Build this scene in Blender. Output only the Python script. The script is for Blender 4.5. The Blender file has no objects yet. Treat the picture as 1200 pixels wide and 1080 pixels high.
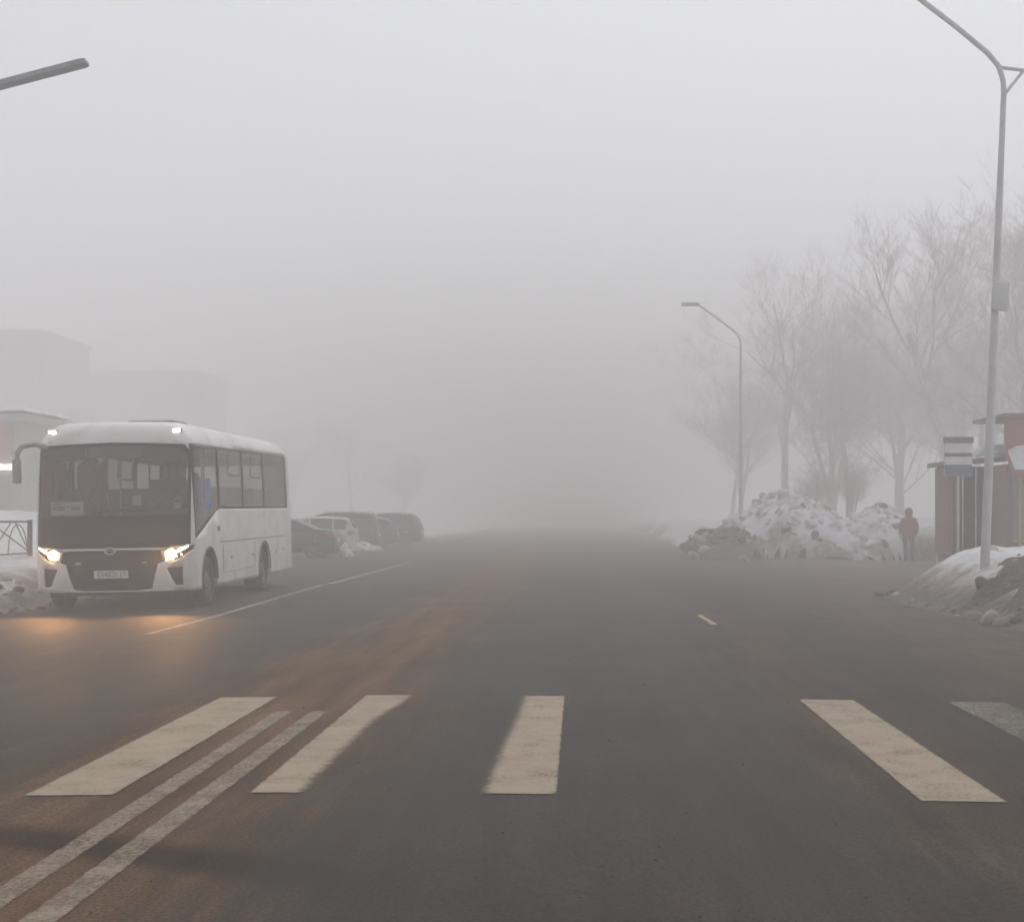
import bpy, bmesh, math, random
from mathutils import Vector, Matrix, noise
random.seed(7)
R = math.radians
sc = bpy.context.scene
C = sc.collection

# ---------------------------------------------------------------- camera
F, CX, CY, H = 1760.0, 679.0, 606.0, 1.35      # focal length in photo pixels, vanishing point, eye height
cam = bpy.data.cameras.new('camera')
cam_o = bpy.data.objects.new('camera', cam)
C.objects.link(cam_o)
cam_o.location = (0, 0, H)
cam_o.rotation_euler = (R(90), 0, 0)
cam.sensor_fit = 'HORIZONTAL'
cam.sensor_width = 36
cam.lens = F / 1200 * 36
cam.shift_x = -(CX - 600) / 1200
cam.shift_y = (CY - 540) / 1200
cam.clip_end = 3000
cam.clip_start = 0.05
sc.camera = cam_o

# ---------------------------------------------------------------- sky, sun, exposure
SUN_EL, SUN_ROT = 58, 14
w = bpy.data.worlds.new('World')
sc.world = w
w.use_nodes = True
nt = w.node_tree
bg = nt.nodes['Background']
sky = nt.nodes.new('ShaderNodeTexSky')
sky.sky_type = 'NISHITA'
sky.sun_disc = False
sky.sun_elevation = R(SUN_EL)
sky.sun_rotation = R(SUN_ROT)
sky.air_density = 1.0
sky.dust_density = 2.0
sky.ozone_density = 1.0
hs = nt.nodes.new('ShaderNodeHueSaturation')
hs.inputs['Saturation'].default_value = 0.20
nt.links.new(sky.outputs[0], hs.inputs['Color'])
nt.links.new(hs.outputs[0], bg.inputs[0])
bg.inputs[1].default_value = 0.15
sl = bpy.data.lights.new('sun', 'SUN')
sl.energy = 0.5
sl.angle = R(60)
sl.color = (1, 0.97, 0.93)
so = bpy.data.objects.new('sun', sl)
C.objects.link(so)
d = Vector((math.sin(R(SUN_ROT)) * math.cos(R(SUN_EL)), math.cos(R(SUN_ROT)) * math.cos(R(SUN_EL)), math.sin(R(SUN_EL))))
so.rotation_euler = d.to_track_quat('Z', 'Y').to_euler()
so.location = d * 60
sc.view_settings.view_transform = 'Standard'
sc.view_settings.look = 'None'
sc.view_settings.gamma = 1
sc.view_settings.exposure = 0.15
sc.view_settings.use_curve_mapping = False
cy = sc.cycles
cy.use_denoising = True
try:
    cy.denoiser = 'OPENIMAGEDENOISE'
except Exception:
    pass
cy.max_bounces = 8
cy.diffuse_bounces = 3
cy.glossy_bounces = 3
cy.transparent_max_bounces = 12
cy.volume_bounces = 5
cy.sample_clamp_indirect = 4
cy.filter_width = 1.6
HAZE = 0.0158

# ---------------------------------------------------------------- helpers
def at(px, py, Y):
    return Vector(((px - CX) / F * Y, Y, H - (py - CY) / F * Y))

def sstep(a, b, x):
    t = min(1, max(0, (x - a) / (b - a)))
    return t * t * (3 - 2 * t)

def fbm(x, y, z=0.0, o=4):
    v, a, f = 0, 1, 1
    for i in range(o):
        v += a * noise.noise(Vector((x * f, y * f, z + 7.3 * i)))
        a *= 0.5
        f *= 2.05
    return v

class MB:
    def __init__(s):
        s.v, s.f = [], []
    def add(s, vs, fs):
        n = len(s.v)
        s.v += [tuple(p) for p in vs]
        s.f += [tuple(i + n for i in f) for f in fs]
        return s
    def box(s, x0, x1, y0, y1, z0, z1, b=0.0):
        if b <= 0:
            vs = [(x, y, z) for z in (z0, z1) for y in (y0, y1) for x in (x0, x1)]
            fs = [(0, 2, 3, 1), (4, 5, 7, 6), (0, 1, 5, 4), (2, 6, 7, 3), (0, 4, 6, 2), (1, 3, 7, 5)]
            return s.add(vs, fs)
        bm = bmesh.new()
        bmesh.ops.create_cube(bm, size=1)
        for v in bm.verts:
            v.co = Vector(((x0 + x1) / 2 + v.co.x * (x1 - x0), (y0 + y1) / 2 + v.co.y * (y1 - y0), (z0 + z1) / 2 + v.co.z * (z1 - z0)))
        bmesh.ops.bevel(bm, geom=list(bm.edges), offset=b, segments=2, affect='EDGES', profile=0.5)
        bm.verts.index_update()
        s.add([v.co[:] for v in bm.verts], [[v.index for v in f.verts] for f in bm.faces])
        bm.free()
        return s
    def tube(s, pts, rad, n=8, caps=True):
        pts = [Vector(p) for p in pts]
        if not isinstance(rad, (list, tuple)):
            rad = [rad] * len(pts)
        base = len(s.v)
        prev = None
        for i, p in enumerate(pts):
            if i == 0: t = pts[1] - pts[0]
            elif i == len(pts) - 1: t = pts[-1] - pts[-2]
            else: t = pts[i + 1] - pts[i - 1]
            t = t.normalized()
            if prev is None:
                a = Vector((0, 0, 1)) if abs(t.z) < .9 else Vector((1, 0, 0))
                u = t.cross(a).normalized()
            else:
                u = (prev - t * prev.dot(t)).normalized()
            prev = u
            v = t.cross(u)
            for k in range(n):
                a = 2 * math.pi * k / n
                s.v.append(tuple(p + (u * math.cos(a) + v * math.sin(a)) * rad[i]))
        for i in range(len(pts) - 1):
            for k in range(n):
                a, b = base + i * n + k, base + i * n + (k + 1) % n
                s.f.append((a, b, b + n, a + n))
        if caps:
            s.f.append(tuple(base + k for k in range(n))[::-1])
            s.f.append(tuple(base + (len(pts) - 1) * n + k for k in range(n)))
        return s
    def lathe_x(s, prof, cx, cy_, cz, n=28):
        """profile of (x, r) turned around the x axis"""
        base = len(s.v)
        for x, r in prof:
            for k in range(n):
                a = 2 * math.pi * k / n
                s.v.append((cx + x, cy_ + r * math.cos(a), cz + r * math.sin(a)))
        for i in range(len(prof) - 1):
            for k in range(n):
                a, b = base + i * n + k, base + i * n + (k + 1) % n
                s.f.append((a, a + n, b + n, b))
        return s
    def prism(s, poly, axis, a0, a1):
        """extrude a 2D polygon; axis 'y': poly is (x,z); axis 'x': poly is (y,z); axis 'z': poly is (x,y)"""
        n = len(poly)
        def m(p, a):
            return {'y': (p[0], a, p[1]), 'x': (a, p[0], p[1]), 'z': (p[0], p[1], a)}[axis]
        vs = [m(p, a0) for p in poly] + [m(p, a1) for p in poly]
        fs = [tuple(range(n)), tuple(range(2 * n - 1, n - 1, -1))]
        for i in range(n):
            j = (i + 1) % n
            fs.append((i, i + n, j + n, j))
        return s.add(vs, fs)
    def build(s, name, mat, parent=None, smooth=None, fix=True):
        me = bpy.data.meshes.new(name)
        me.from_pydata(s.v, [], s.f)
        if fix:
            bm = bmesh.new(); bm.from_mesh(me)
            bmesh.ops.recalc_face_normals(bm, faces=bm.faces)
            bm.to_mesh(me); bm.free()
        return link(name, me, mat, parent, smooth)

def link(name, me, mat, parent=None, smooth=None):
    o = bpy.data.objects.new(name, me)
    C.objects.link(o)
    if mat is not None and not me.materials:
        me.materials.append(mat)
    if smooth is not None:
        for p in me.polygons: p.use_smooth = True
        try: me.set_sharp_from_angle(angle=R(smooth))
        except Exception: pass
    if parent is not None: o.parent = parent
    return o

def thing(name, label, cat, loc=(0, 0, 0), rz=0, group=None):
    o = bpy.data.objects.new(name, None)
    C.objects.link(o)
    o.empty_display_size = 0.2
    o.location = loc
    o.rotation_euler = (0, 0, rz)
    return tag(o, label, cat, group)

def tag(o, label, cat, group=None):
    o['label'] = label
    o['category'] = cat
    if group: o['group'] = group
    return o

def struct(o):
    o['kind'] = 'structure'
    return o

def copy_tree(o, parent=None):
    c = o.copy()
    C.objects.link(c)
    c.parent = parent
    for ch in list(o.children):
        copy_tree(ch, c)
    return c

# ---------------------------------------------------------------- materials
def N(nt, t, **k):
    n = nt.nodes.new(t)
    for a, b in k.items(): setattr(n, a, b)
    return n

def mat(name, col, rough=0.6, metal=0.0, var=0.12, scale=6.0, bump=0.0, bscale=40.0, emit=None, estr=0, coat=0.0, spec=0.5, dirt=None, dirt_amt=0.5, dscale=2.0):
    m = bpy.data.materials.new(name)
    m.use_nodes = True
    t = m.node_tree
    b = t.nodes['Principled BSDF']
    b.inputs['Roughness'].default_value = rough
    b.inputs['Metallic'].default_value = metal
    b.inputs['Coat Weight'].default_value = coat
    b.inputs['Specular IOR Level'].default_value = spec
    tc = N(t, 'ShaderNodeTexCoord')
    nz = N(t, 'ShaderNodeTexNoise')
    nz.inputs['Scale'].default_value = scale
    nz.inputs['Detail'].default_value = 6
    t.links.new(tc.outputs['Object'], nz.inputs['Vector'])
    r = N(t, 'ShaderNodeValToRGB')
    r.color_ramp.elements[0].position = .3
    r.color_ramp.elements[1].position = .7
    r.color_ramp.elements[0].color = tuple(c * (1 - var) for c in col) + (1,)
    r.color_ramp.elements[1].color = tuple(min(1, c * (1 + var)) for c in col) + (1,)
    t.links.new(nz.outputs[0], r.inputs[0])
    out = r.outputs[0]
    if dirt:
        dn = N(t, 'ShaderNodeTexNoise')
        dn.inputs['Scale'].default_value = dscale
        dn.inputs['Detail'].default_value = 8
        dn.inputs['Roughness'].default_value = .65
        t.links.new(tc.outputs['Object'], dn.inputs['Vector'])
        dr = N(t, 'ShaderNodeMapRange')
        dr.inputs[1].default_value = .55 - .25 * dirt_amt
        dr.inputs[2].default_value = .8 - .25 * dirt_amt
        t.links.new(dn.outputs[0], dr.inputs[0])
        mx = N(t, 'ShaderNodeMixRGB')
        mx.inputs[2].default_value = tuple(dirt) + (1,)
        t.links.new(dr.outputs[0], mx.inputs[0])
        t.links.new(out, mx.inputs[1])
        out = mx.outputs[0]
    t.links.new(out, b.inputs['Base Color'])
    if bump > 0:
        bn = N(t, 'ShaderNodeTexNoise')
        bn.inputs['Scale'].default_value = bscale
        bn.inputs['Detail'].default_value = 5
        t.links.new(tc.outputs['Object'], bn.inputs['Vector'])
        bp = N(t, 'ShaderNodeBump')
        bp.inputs['Strength'].default_value = bump
        bp.inputs['Distance'].default_value = .02
        t.links.new(bn.outputs[0], bp.inputs['Height'])
        t.links.new(bp.outputs[0], b.inputs['Normal'])
    if emit:
        b.inputs['Emission Color'].default_value = tuple(emit) + (1,)
        b.inputs['Emission Strength'].default_value = estr
    return m

def glass(name, tint, rough=0.03, refl=1.45, film=0.0):
    m = bpy.data.materials.new(name)
    m.use_nodes = True
    t = m.node_tree
    t.nodes.clear()
    o = N(t, 'ShaderNodeOutputMaterial')
    mx = N(t, 'ShaderNodeMixShader')
    tr = N(t, 'ShaderNodeBsdfTransparent')
    gl = N(t, 'ShaderNodeBsdfGlossy')
    fr = N(t, 'ShaderNodeFresnel')
    fr.inputs[0].default_value = refl
    gl.inputs['Roughness'].default_value = rough
    tc = N(t, 'ShaderNodeTexCoord')
    nz = N(t, 'ShaderNodeTexNoise')
    nz.inputs['Scale'].default_value = 1.5
    nz.inputs['Detail'].default_value = 5
    t.links.new(tc.outputs['Object'], nz.inputs['Vector'])
    r = N(t, 'ShaderNodeValToRGB')
    r.color_ramp.elements[0].position = .3
    r.color_ramp.elements[1].position = .75
    r.color_ramp.elements[0].color = tuple(tint) + (1,)
    r.color_ramp.elements[1].color = tuple(c * .85 for c in tint) + (1,)
    t.links.new(nz.outputs[0], r.inputs[0])
    t.links.new(r.outputs[0], tr.inputs[0])
    t.links.new(fr.outputs[0], mx.inputs[0])
    t.links.new(tr.outputs[0], mx.inputs[1])
    t.links.new(gl.outputs[0], mx.inputs[2])
    if film:
        df = N(t, 'ShaderNodeBsdfDiffuse')
        df.inputs[0].default_value = (.55, .53, .50, 1)
        fm = N(t, 'ShaderNodeMixShader')
        fr2 = N(t, 'ShaderNodeMapRange')
        fr2.inputs[3].default_value = film * .5; fr2.inputs[4].default_value = film * 1.5
        t.links.new(nz.outputs[0], fr2.inputs[0])
        t.links.new(fr2.outputs[0], fm.inputs[0])
        t.links.new(mx.outputs[0], fm.inputs[1]); t.links.new(df.outputs[0], fm.inputs[2])
        t.links.new(fm.outputs[0], o.inputs[0])
    else:
        t.links.new(mx.outputs[0], o.inputs[0])
    return m

def road_material():
    m = bpy.data.materials.new('winter_asphalt')
    m.use_nodes = True
    t = m.node_tree
    L = t.links.new
    b = t.nodes['Principled BSDF']
    tc = N(t, 'ShaderNodeTexCoord')
    sp = N(t, 'ShaderNodeSeparateXYZ')
    L(tc.outputs['Object'], sp.inputs[0])
    # lateral wander so the dirt bands are not ruler straight
    mp = N(t, 'ShaderNodeMapping')
    mp.inputs['Scale'].default_value = (.5, .07, 1)
    L(tc.outputs['Object'], mp.inputs[0])
    wn = N(t, 'ShaderNodeTexNoise')
    wn.inputs['Scale'].default_value = 1.0
    wn.inputs['Detail'].default_value = 6
    wn.inputs['Roughness'].default_value = .6
    L(mp.outputs[0], wn.inputs['Vector'])
    ma = N(t, 'ShaderNodeMath', operation='MULTIPLY_ADD')
    ma.inputs[1].default_value = 1.8
    ma.inputs[2].default_value = -.9
    L(wn.outputs[0], ma.inputs[0])
    ad = N(t, 'ShaderNodeMath', operation='ADD')
    L(sp.outputs[0], ad.inputs[0]); L(ma.outputs[0], ad.inputs[1])
    mpb = N(t, 'ShaderNodeMapping')
    mpb.inputs['Scale'].default_value = (2.4, .5, 1)
    L(tc.outputs['Object'], mpb.inputs[0])
    wb = N(t, 'ShaderNodeTexNoise')
    wb.inputs['Scale'].default_value = 1.0
    wb.inputs['Detail'].default_value = 9
    wb.inputs['Roughness'].default_value = .72
    L(mpb.outputs[0], wb.inputs['Vector'])
    mb_ = N(t, 'ShaderNodeMath', operation='MULTIPLY_ADD')
    mb_.inputs[1].default_value = 2.6
    mb_.inputs[2].default_value = -1.3
    L(wb.outputs[0], mb_.inputs[0])
    ad2 = N(t, 'ShaderNodeMath', operation='ADD')
    L(ad.outputs[0], ad2.inputs[0]); L(mb_.outputs[0], ad2.inputs[1])
    ad = ad2
    mr = N(t, 'ShaderNodeMapRange')
    mr.inputs[1].default_value = -10; mr.inputs[2].default_value = 10
    L(ad.outputs[0], mr.inputs[0])
    def bandramp(stops):
        r = N(t, 'ShaderNodeValToRGB')
        e = r.color_ramp.elements
        while len(e) < len(stops): e.new(.5)
        for i, (x, c) in enumerate(stops):
            e[i].position = (x + 10) / 20
            e[i].color = (c[0], c[1], c[2], 1) if isinstance(c, tuple) else (c, c, c, 1)
        L(mr.outputs[0], r.inputs[0])
        return r
    G, G2, BR, BD = (.031, .0265, .021), (.040, .031, .0235), (.120, .072, .041), (.070, .052, .037)
    col = bandramp([(-9.6, BD), (-6.8, G2), (-5.1, BD), (-4.1, G), (-3.2, G), (-2.35, BR), (-1.6, BR), (-.9, G), (.2, G2), (.9, G), (1.8, BD), (2.8, G2), (3.9, BD), (5.5, (.090, .071, .053)), (9.0, (.125, .101, .077))])
    # fine stretched streaks along the direction of travel
    m2 = N(t, 'ShaderNodeMapping')
    m2.inputs['Scale'].default_value = (5, .35, 1)
    L(tc.outputs['Object'], m2.inputs[0])
    n2 = N(t, 'ShaderNodeTexNoise')
    n2.inputs['Scale'].default_value = 1
    n2.inputs['Detail'].default_value = 8
    n2.inputs['Roughness'].default_value = .62
    L(m2.outputs[0], n2.inputs['Vector'])
    r2 = N(t, 'ShaderNodeMapRange')
    r2.inputs[1].default_value = .25; r2.inputs[2].default_value = .75
    r2.inputs[3].default_value = .5; r2.inputs[4].default_value = 1.6
    L(n2.outputs[0], r2.inputs[0])
    # aggregate
    n3 = N(t, 'ShaderNodeTexNoise')
    n3.inputs['Scale'].default_value = 55
    n3.inputs['Detail'].default_value = 4
    n3.inputs['Roughness'].default_value = .8
    L(tc.outputs['Object'], n3.inputs['Vector'])
    r3 = N(t, 'ShaderNodeMapRange')
    r3.inputs[1].default_value = .3; r3.inputs[2].default_value = .7
    r3.inputs[3].default_value = .2; r3.inputs[4].default_value = 2.0
    L(n3.outputs[0], r3.inputs[0])
    # large blotches of damp
    n4 = N(t, 'ShaderNodeTexNoise')
    n4.inputs['Scale'].default_value = .55
    n4.inputs['Detail'].default_value = 7
    L(tc.outputs['Object'], n4.inputs['Vector'])
    r4 = N(t, 'ShaderNodeMapRange')
    r4.inputs[1].default_value = .35; r4.inputs[2].default_value = .65
    r4.inputs[3].default_value = .82; r4.inputs[4].default_value = 1.15
    L(n4.outputs[0], r4.inputs[0])
    mm = N(t, 'ShaderNodeMath', operation='MULTIPLY')
    L(r2.outputs[0], mm.inputs[0]); L(r3.outputs[0], mm.inputs[1])
    mm2 = N(t, 'ShaderNodeMath', operation='MULTIPLY')
    L(mm.outputs[0], mm2.inputs[0]); L(r4.outputs[0], mm2.inputs[1])
    # repaired, oil-dark strip across the left lane in front of the crossing
    yy = N(t, 'ShaderNodeMath', operation='MULTIPLY_ADD')      # y + .35*x + noise
    yy.inputs[1].default_value = .55
    L(sp.outputs[0], yy.inputs[0]); L(sp.outputs[1], yy.inputs[2])
    y2 = N(t, 'ShaderNodeMath', operation='MULTIPLY_ADD')
    y2.inputs[1].default_value = .5
    L(n4.outputs[0], y2.inputs[0]); L(yy.outputs[0], y2.inputs[2])
    y3 = N(t, 'ShaderNodeMath', operation='SUBTRACT'); y3.inputs[1].default_value = 5.33
    L(y2.outputs[0], y3.inputs[0])
    y4 = N(t, 'ShaderNodeMath', operation='ABSOLUTE'); L(y3.outputs[0], y4.inputs[0])
    y5 = N(t, 'ShaderNodeMapRange'); y5.inputs[1].default_value = .10; y5.inputs[2].default_value = .30
    y5.inputs[3].default_value = 1; y5.inputs[4].default_value = 0
    L(y4.outputs[0], y5.inputs[0])
    x5 = N(t, 'ShaderNodeMapRange'); x5.inputs[1].default_value = -1.5; x5.inputs[2].default_value = -.75
    x5.inputs[3].default_value = 1; x5.inputs[4].default_value = .12
    L(sp.outputs[0], x5.inputs[0])
    xy = N(t, 'ShaderNodeMath', operation='MULTIPLY'); L(y5.outputs[0], xy.inputs[0]); L(x5.outputs[0], xy.inputs[1])
    dk = N(t, 'ShaderNodeMapRange'); dk.inputs[3].default_value = 1; dk.inputs[4].default_value = .35
    L(xy.outputs[0], dk.inputs[0])
    mm3 = N(t, 'ShaderNodeMath', operation='MULTIPLY')
    L(mm2.outputs[0], mm3.inputs[0]); L(dk.outputs[0], mm3.inputs[1])
    vm = N(t, 'ShaderNodeVectorMath', operation='SCALE')
    L(col.outputs[0], vm.inputs[0]); L(mm3.outputs[0], vm.inputs['Scale'])
    L(vm.outputs[0], b.inputs['Base Color'])
    # wet sheen: wheel tracks polished and damp, sandy bands dull
    rg = bandramp([(-9.6, .8), (-6.8, .64), (-5.1, .70), (-4.1, .60), (-3.2, .62), (-2.35, .88), (-1.6, .88), (-.9, .6), (.2, .66), (.9, .6), (1.8, .8), (2.8, .68), (3.9, .75), (5.5, .8)])
    rm = N(t, 'ShaderNodeMath', operation='MULTIPLY')
    rv = N(t, 'ShaderNodeMapRange'); rv.inputs[3].default_value = .9; rv.inputs[4].default_value = 1.15
    L(n2.outputs[0], rv.inputs[0])
    L(rg.outputs[0], rm.inputs[0]); L(rv.outputs[0], rm.inputs[1])
    L(rm.outputs[0], b.inputs['Roughness'])
    b.inputs['Specular IOR Level'].default_value = .12
    bp = N(t, 'ShaderNodeBump')
    bp.inputs['Strength'].default_value = .6
    bp.inputs['Distance'].default_value = .008
    L(n3.outputs[0], bp.inputs['Height'])
    L(bp.outputs[0], b.inputs['Normal'])
    return m

def paint_material(name, col, wear, soft=.06):
    """thermoplastic paint, speckled away down to the asphalt (transparent where it has gone)"""
    m = bpy.data.materials.new(name)
    m.use_nodes = True
    t = m.node_tree
    L = t.links.new
    b = t.nodes['Principled BSDF']
    b.inputs['Roughness'].default_value = .7
    b.inputs['Specular IOR Level'].default_value = .3
    tc = N(t, 'ShaderNodeTexCoord')
    n1 = N(t, 'ShaderNodeTexNoise'); n1.inputs['Scale'].default_value = 3; n1.inputs['Detail'].default_value = 8
    n1.inputs['Roughness'].default_value = .7
    L(tc.outputs['Object'], n1.inputs['Vector'])
    r = N(t, 'ShaderNodeValToRGB')
    r.color_ramp.elements[0].position = .3; r.color_ramp.elements[1].position = .68
    r.color_ramp.elements[0].color = tuple(c * .72 for c in col) + (1,)
    r.color_ramp.elements[1].color = tuple(col) + (1,)
    L(n1.outputs[0], r.inputs[0]); L(r.outputs[0], b.inputs['Base Color'])
    mp = N(t, 'ShaderNodeMapping'); mp.inputs['Scale'].default_value = (42, 24, 1)
    L(tc.outputs['Object'], mp.inputs[0])
    n2 = N(t, 'ShaderNodeTexNoise'); n2.inputs['Scale'].default_value = 1; n2.inputs['Detail'].default_value = 9
    n2.inputs['Roughness'].default_value = .75
    L(mp.outputs[0], n2.inputs['Vector'])
    ml = N(t, 'ShaderNodeMath', operation='MULTIPLY_ADD'); ml.inputs[1].default_value = .5
    L(n1.outputs[0], ml.inputs[0]); L(n2.outputs[0], ml.inputs[2])
    mr = N(t, 'ShaderNodeMapRange'); mr.inputs[1].default_value = wear - soft; mr.inputs[2].default_value = wear + soft
    ea = N(t, 'ShaderNodeAttribute'); ea.attribute_name = 'worn'
    m3 = N(t, 'ShaderNodeMapping'); m3.inputs['Scale'].default_value = (7, 75, 1)
    L(tc.outputs['Object'], m3.inputs[0])
    n3 = N(t, 'ShaderNodeTexNoise'); n3.inputs['Scale'].default_value = 1; n3.inputs['Detail'].default_value = 6
    n3.inputs['Roughness'].default_value = .7
    L(m3.outputs[0], n3.inputs['Vector'])
    w1 = N(t, 'ShaderNodeMath', operation='MULTIPLY_ADD'); w1.inputs[1].default_value = 1.2; w1.inputs[2].default_value = -.6
    L(n3.outputs[0], w1.inputs[0])
    w2 = N(t, 'ShaderNodeMath', operation='ADD'); L(ea.outputs['Fac'], w2.inputs[0]); L(w1.outputs[0], w2.inputs[1])
    w3 = N(t, 'ShaderNodeMapRange'); w3.inputs[1].default_value = .30; w3.inputs[2].default_value = .62
    w3.inputs[3].default_value = 1; w3.inputs[4].default_value = 0
    L(w2.outputs[0], w3.inputs[0])
    L(ml.outputs[0], mr.inputs[0])
    al = N(t, 'ShaderNodeMath', operation='MULTIPLY'); L(mr.outputs[0], al.inputs[0]); L(w3.outputs[0], al.inputs[1])
    L(al.outputs[0], b.inputs['Alpha'])
    return m

def snow_material(name, dirty_from=None):
    """snow, with road grit where a dirt attribute says the ploughs and tyres have thrown it"""
    m = bpy.data.materials.new(name)
    m.use_nodes = True
    t = m.node_tree
    L = t.links.new
    b = t.nodes['Principled BSDF']
    b.inputs['Roughness'].default_value = .75
    b.inputs['Specular IOR Level'].default_value = .25
    tc = N(t, 'ShaderNodeTexCoord')
    at_ = N(t, 'ShaderNodeAttribute'); at_.attribute_name = 'grit'
    n1 = N(t, 'ShaderNodeTexNoise'); n1.inputs['Scale'].default_value = 2.2; n1.inputs['Detail'].default_value = 9
    n1.inputs['Roughness'].default_value = .7
    L(tc.outputs['Object'], n1.inputs['Vector'])
    a = N(t, 'ShaderNodeMath', operation='MULTIPLY_ADD'); a.inputs[1].default_value = 1.5; 
    L(n1.outputs[0], a.inputs[0])
    s = N(t, 'ShaderNodeMath', operation='SUBTRACT'); s.inputs[1].default_value = .75
    L(at_.outputs['Fac'], s.inputs[0]); L(s.outputs[0], a.inputs[2])
    r = N(t, 'ShaderNodeValToRGB')
    e = r.color_ramp.elements
    stops = [(.0, (.78, .79, .81)), (.25, (.66, .655, .65)), (.5, (.40, .36, .32)), (.75, (.21, .175, .145)), (1, (.12, .10, .085))]
    while len(e) < len(stops): e.new(.5)
    for i, (p, c) in enumerate(stops):
        e[i].position = p; e[i].color = c + (1,)
    L(a.outputs[0], r.inputs[0]); L(r.outputs[0], b.inputs['Base Color'])
    n2 = N(t, 'ShaderNodeTexNoise'); n2.inputs['Scale'].default_value = 9; n2.inputs['Detail'].default_value = 7
    L(tc.outputs['Object'], n2.inputs['Vector'])
    bp = N(t, 'ShaderNodeBump'); bp.inputs['Strength'].default_value = .9; bp.inputs['Distance'].default_value = .10
    L(n2.outputs[0], bp.inputs['Height']); L(bp.outputs[0], b.inputs['Normal'])
    return m

M = {}
M['road'] = road_material()
M['paint'] = paint_material('crossing_paint', (.42, .335, .235), .56, .16)
M['paint_worn'] = paint_material('worn_line_paint', (.40, .325, .235), .70, .24)
M['paint_gone'] = paint_material('nearly_gone_paint', (.33, .29, .22), .76, .2)
M['paint_edge'] = paint_material('edge_line_paint', (.45, .43, .40), .68, .15)
M['paint_yellow'] = paint_material('yellowed_lane_paint', (.52, .38, .19), .52, .12)
M['snow'] = snow_material('snow')
M['white'] = mat('white_bus_paint', (.88, .87, .855), .35, var=.04, scale=2, coat=.3, dirt=(.62, .58, .53), dirt_amt=.25, dscale=1.6)
M['gloss_black'] = mat('gloss_black', (.010, .010, .010), .3, var=.2, spec=.3)
M['black'] = mat('black_plastic', (.022, .021, .021), .55, var=.25)
M['grille'] = mat('grille_plastic', (.018, .017, .016), .45, var=.3, bump=.4, bscale=60)
M['under'] = mat('underbody', (.02, .018, .016), .9, var=.3)
M['tyre'] = mat('tyre_rubber', (.03, .028, .026), .85, var=.3, dirt=(.12, .10, .085), dirt_amt=.5, dscale=5)
M['rim'] = mat('dirty_rim', (.28, .26, .24), .55, metal=.3, dirt=(.12, .10, .085), dirt_amt=.8, dscale=6)
M['chrome'] = mat('chrome', (.72, .72, .72), .2, metal=.9, var=.05)
M['wind'] = glass('windscreen_glass', (.82, .84, .83), film=.12)
M['cabglass'] = glass('cab_window_glass', (.86, .87, .87), film=.05)
M['tint'] = glass('tinted_glass', (.66, .67, .67), film=.20)
M['privacy'] = glass('privacy_glass', (.10, .105, .11))
M['lens'] = glass('lamp_lens', (.9, .9, .88), .05)
M['lamp'] = mat('headlamp_lit', (.9, .8, .6), .3, emit=(1, .56, .20), estr=40)
M['drl'] = mat('lit_running_light', (.9, .85, .75), .3, emit=(1, .78, .5), estr=7)
M['marker'] = mat('lit_marker_light', (.9, .9, .9), .3, emit=(1, .97, .9), estr=6)
M['orange'] = mat('orange_reflector', (.7, .28, .12), .3)
M['paper'] = mat('paper', (.75, .74, .72), .8, var=.05)
M['ink'] = mat('ink', (.05, .05, .06), .8)
M['plate'] = mat('plate_white', (.72, .71, .70), .5, var=.05)
M['cabin'] = mat('cabin_trim', (.20, .20, .20), .7)
M['mirror_grey'] = mat('mirror_grey', (.38, .37, .36), .6)
M['dash'] = mat('dashboard', (.035, .035, .035), .7)
M['seat'] = mat('seat_cloth', (.05, .055, .065), .9)
M['steel'] = mat('galvanised_pole', (.56, .56, .555), .6, metal=.3, var=.15, scale=3)
M['lampgrey'] = mat('lamp_housing', (.34, .35, .36), .5, metal=.2)
M['fence'] = mat('fence_paint', (.14, .15, .17), .6)
M['red_jacket'] = mat('red_jacket', (.26, .02, .03), .85, bump=.3, bscale=30)
M['blue_jacket'] = mat('blue_jacket', (.02, .26, .66), .85)
M['dark_cloth'] = mat('dark_trousers', (.025, .025, .03), .9)
M['skin'] = mat('skin', (.45, .28, .21), .6, var=.05)
M['hair'] = mat('hair', (.03, .022, .018), .8)
M['bark'] = mat('frosted_bark', (.42, .38, .365), .9, var=.3)
M['bark2'] = mat('frosted_twigs', (.52, .48, .465), .9, var=.3)
M['concrete'] = mat('panel_concrete', (.34, .335, .33), .85, var=.1, scale=.6)
M['concrete2'] = mat('beige_panel', (.36, .335, .31), .85, var=.1, scale=.6)
M['winpane'] = mat('far_window', (.24, .245, .25), .3)
M['winframe'] = mat('far_frame', (.6, .6, .6), .5)
M['red'] = mat('red_cladding', (.28, .11, .10), .6)
M['faded_red'] = mat('faded_red_sign', (.42, .17, .15), .7)
M['brownred'] = mat('brown_red_panel', (.27, .145, .135), .7)
M['yellow'] = mat('yellow_trim', (.46, .35, .12), .6)
M['whitepanel'] = mat('white_panel', (.7, .7, .7), .6)
M['signblue'] = mat('sign_slate', (.13, .16, .21), .5)
M['signgrey'] = mat('sign_dark', (.15, .15, .15), .5)
M['shoplight'] = mat('lit_shop_sign', (.8, .8, .8), .4, emit=(1, .95, .85), estr=2.5)
M['car_black'] = mat('black_car_paint', (.008, .008, .009), .35, coat=.2, dirt=(.03, .028, .026), dirt_amt=.3)
M['car_white'] = mat('white_car_paint', (.6, .6, .59), .35, coat=.4, dirt=(.3, .27, .24), dirt_amt=.3)
M['car_green'] = mat('dark_green_car_paint', (.022, .03, .026), .35, coat=.4, dirt=(.08, .07, .06), dirt_amt=.35)
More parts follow.
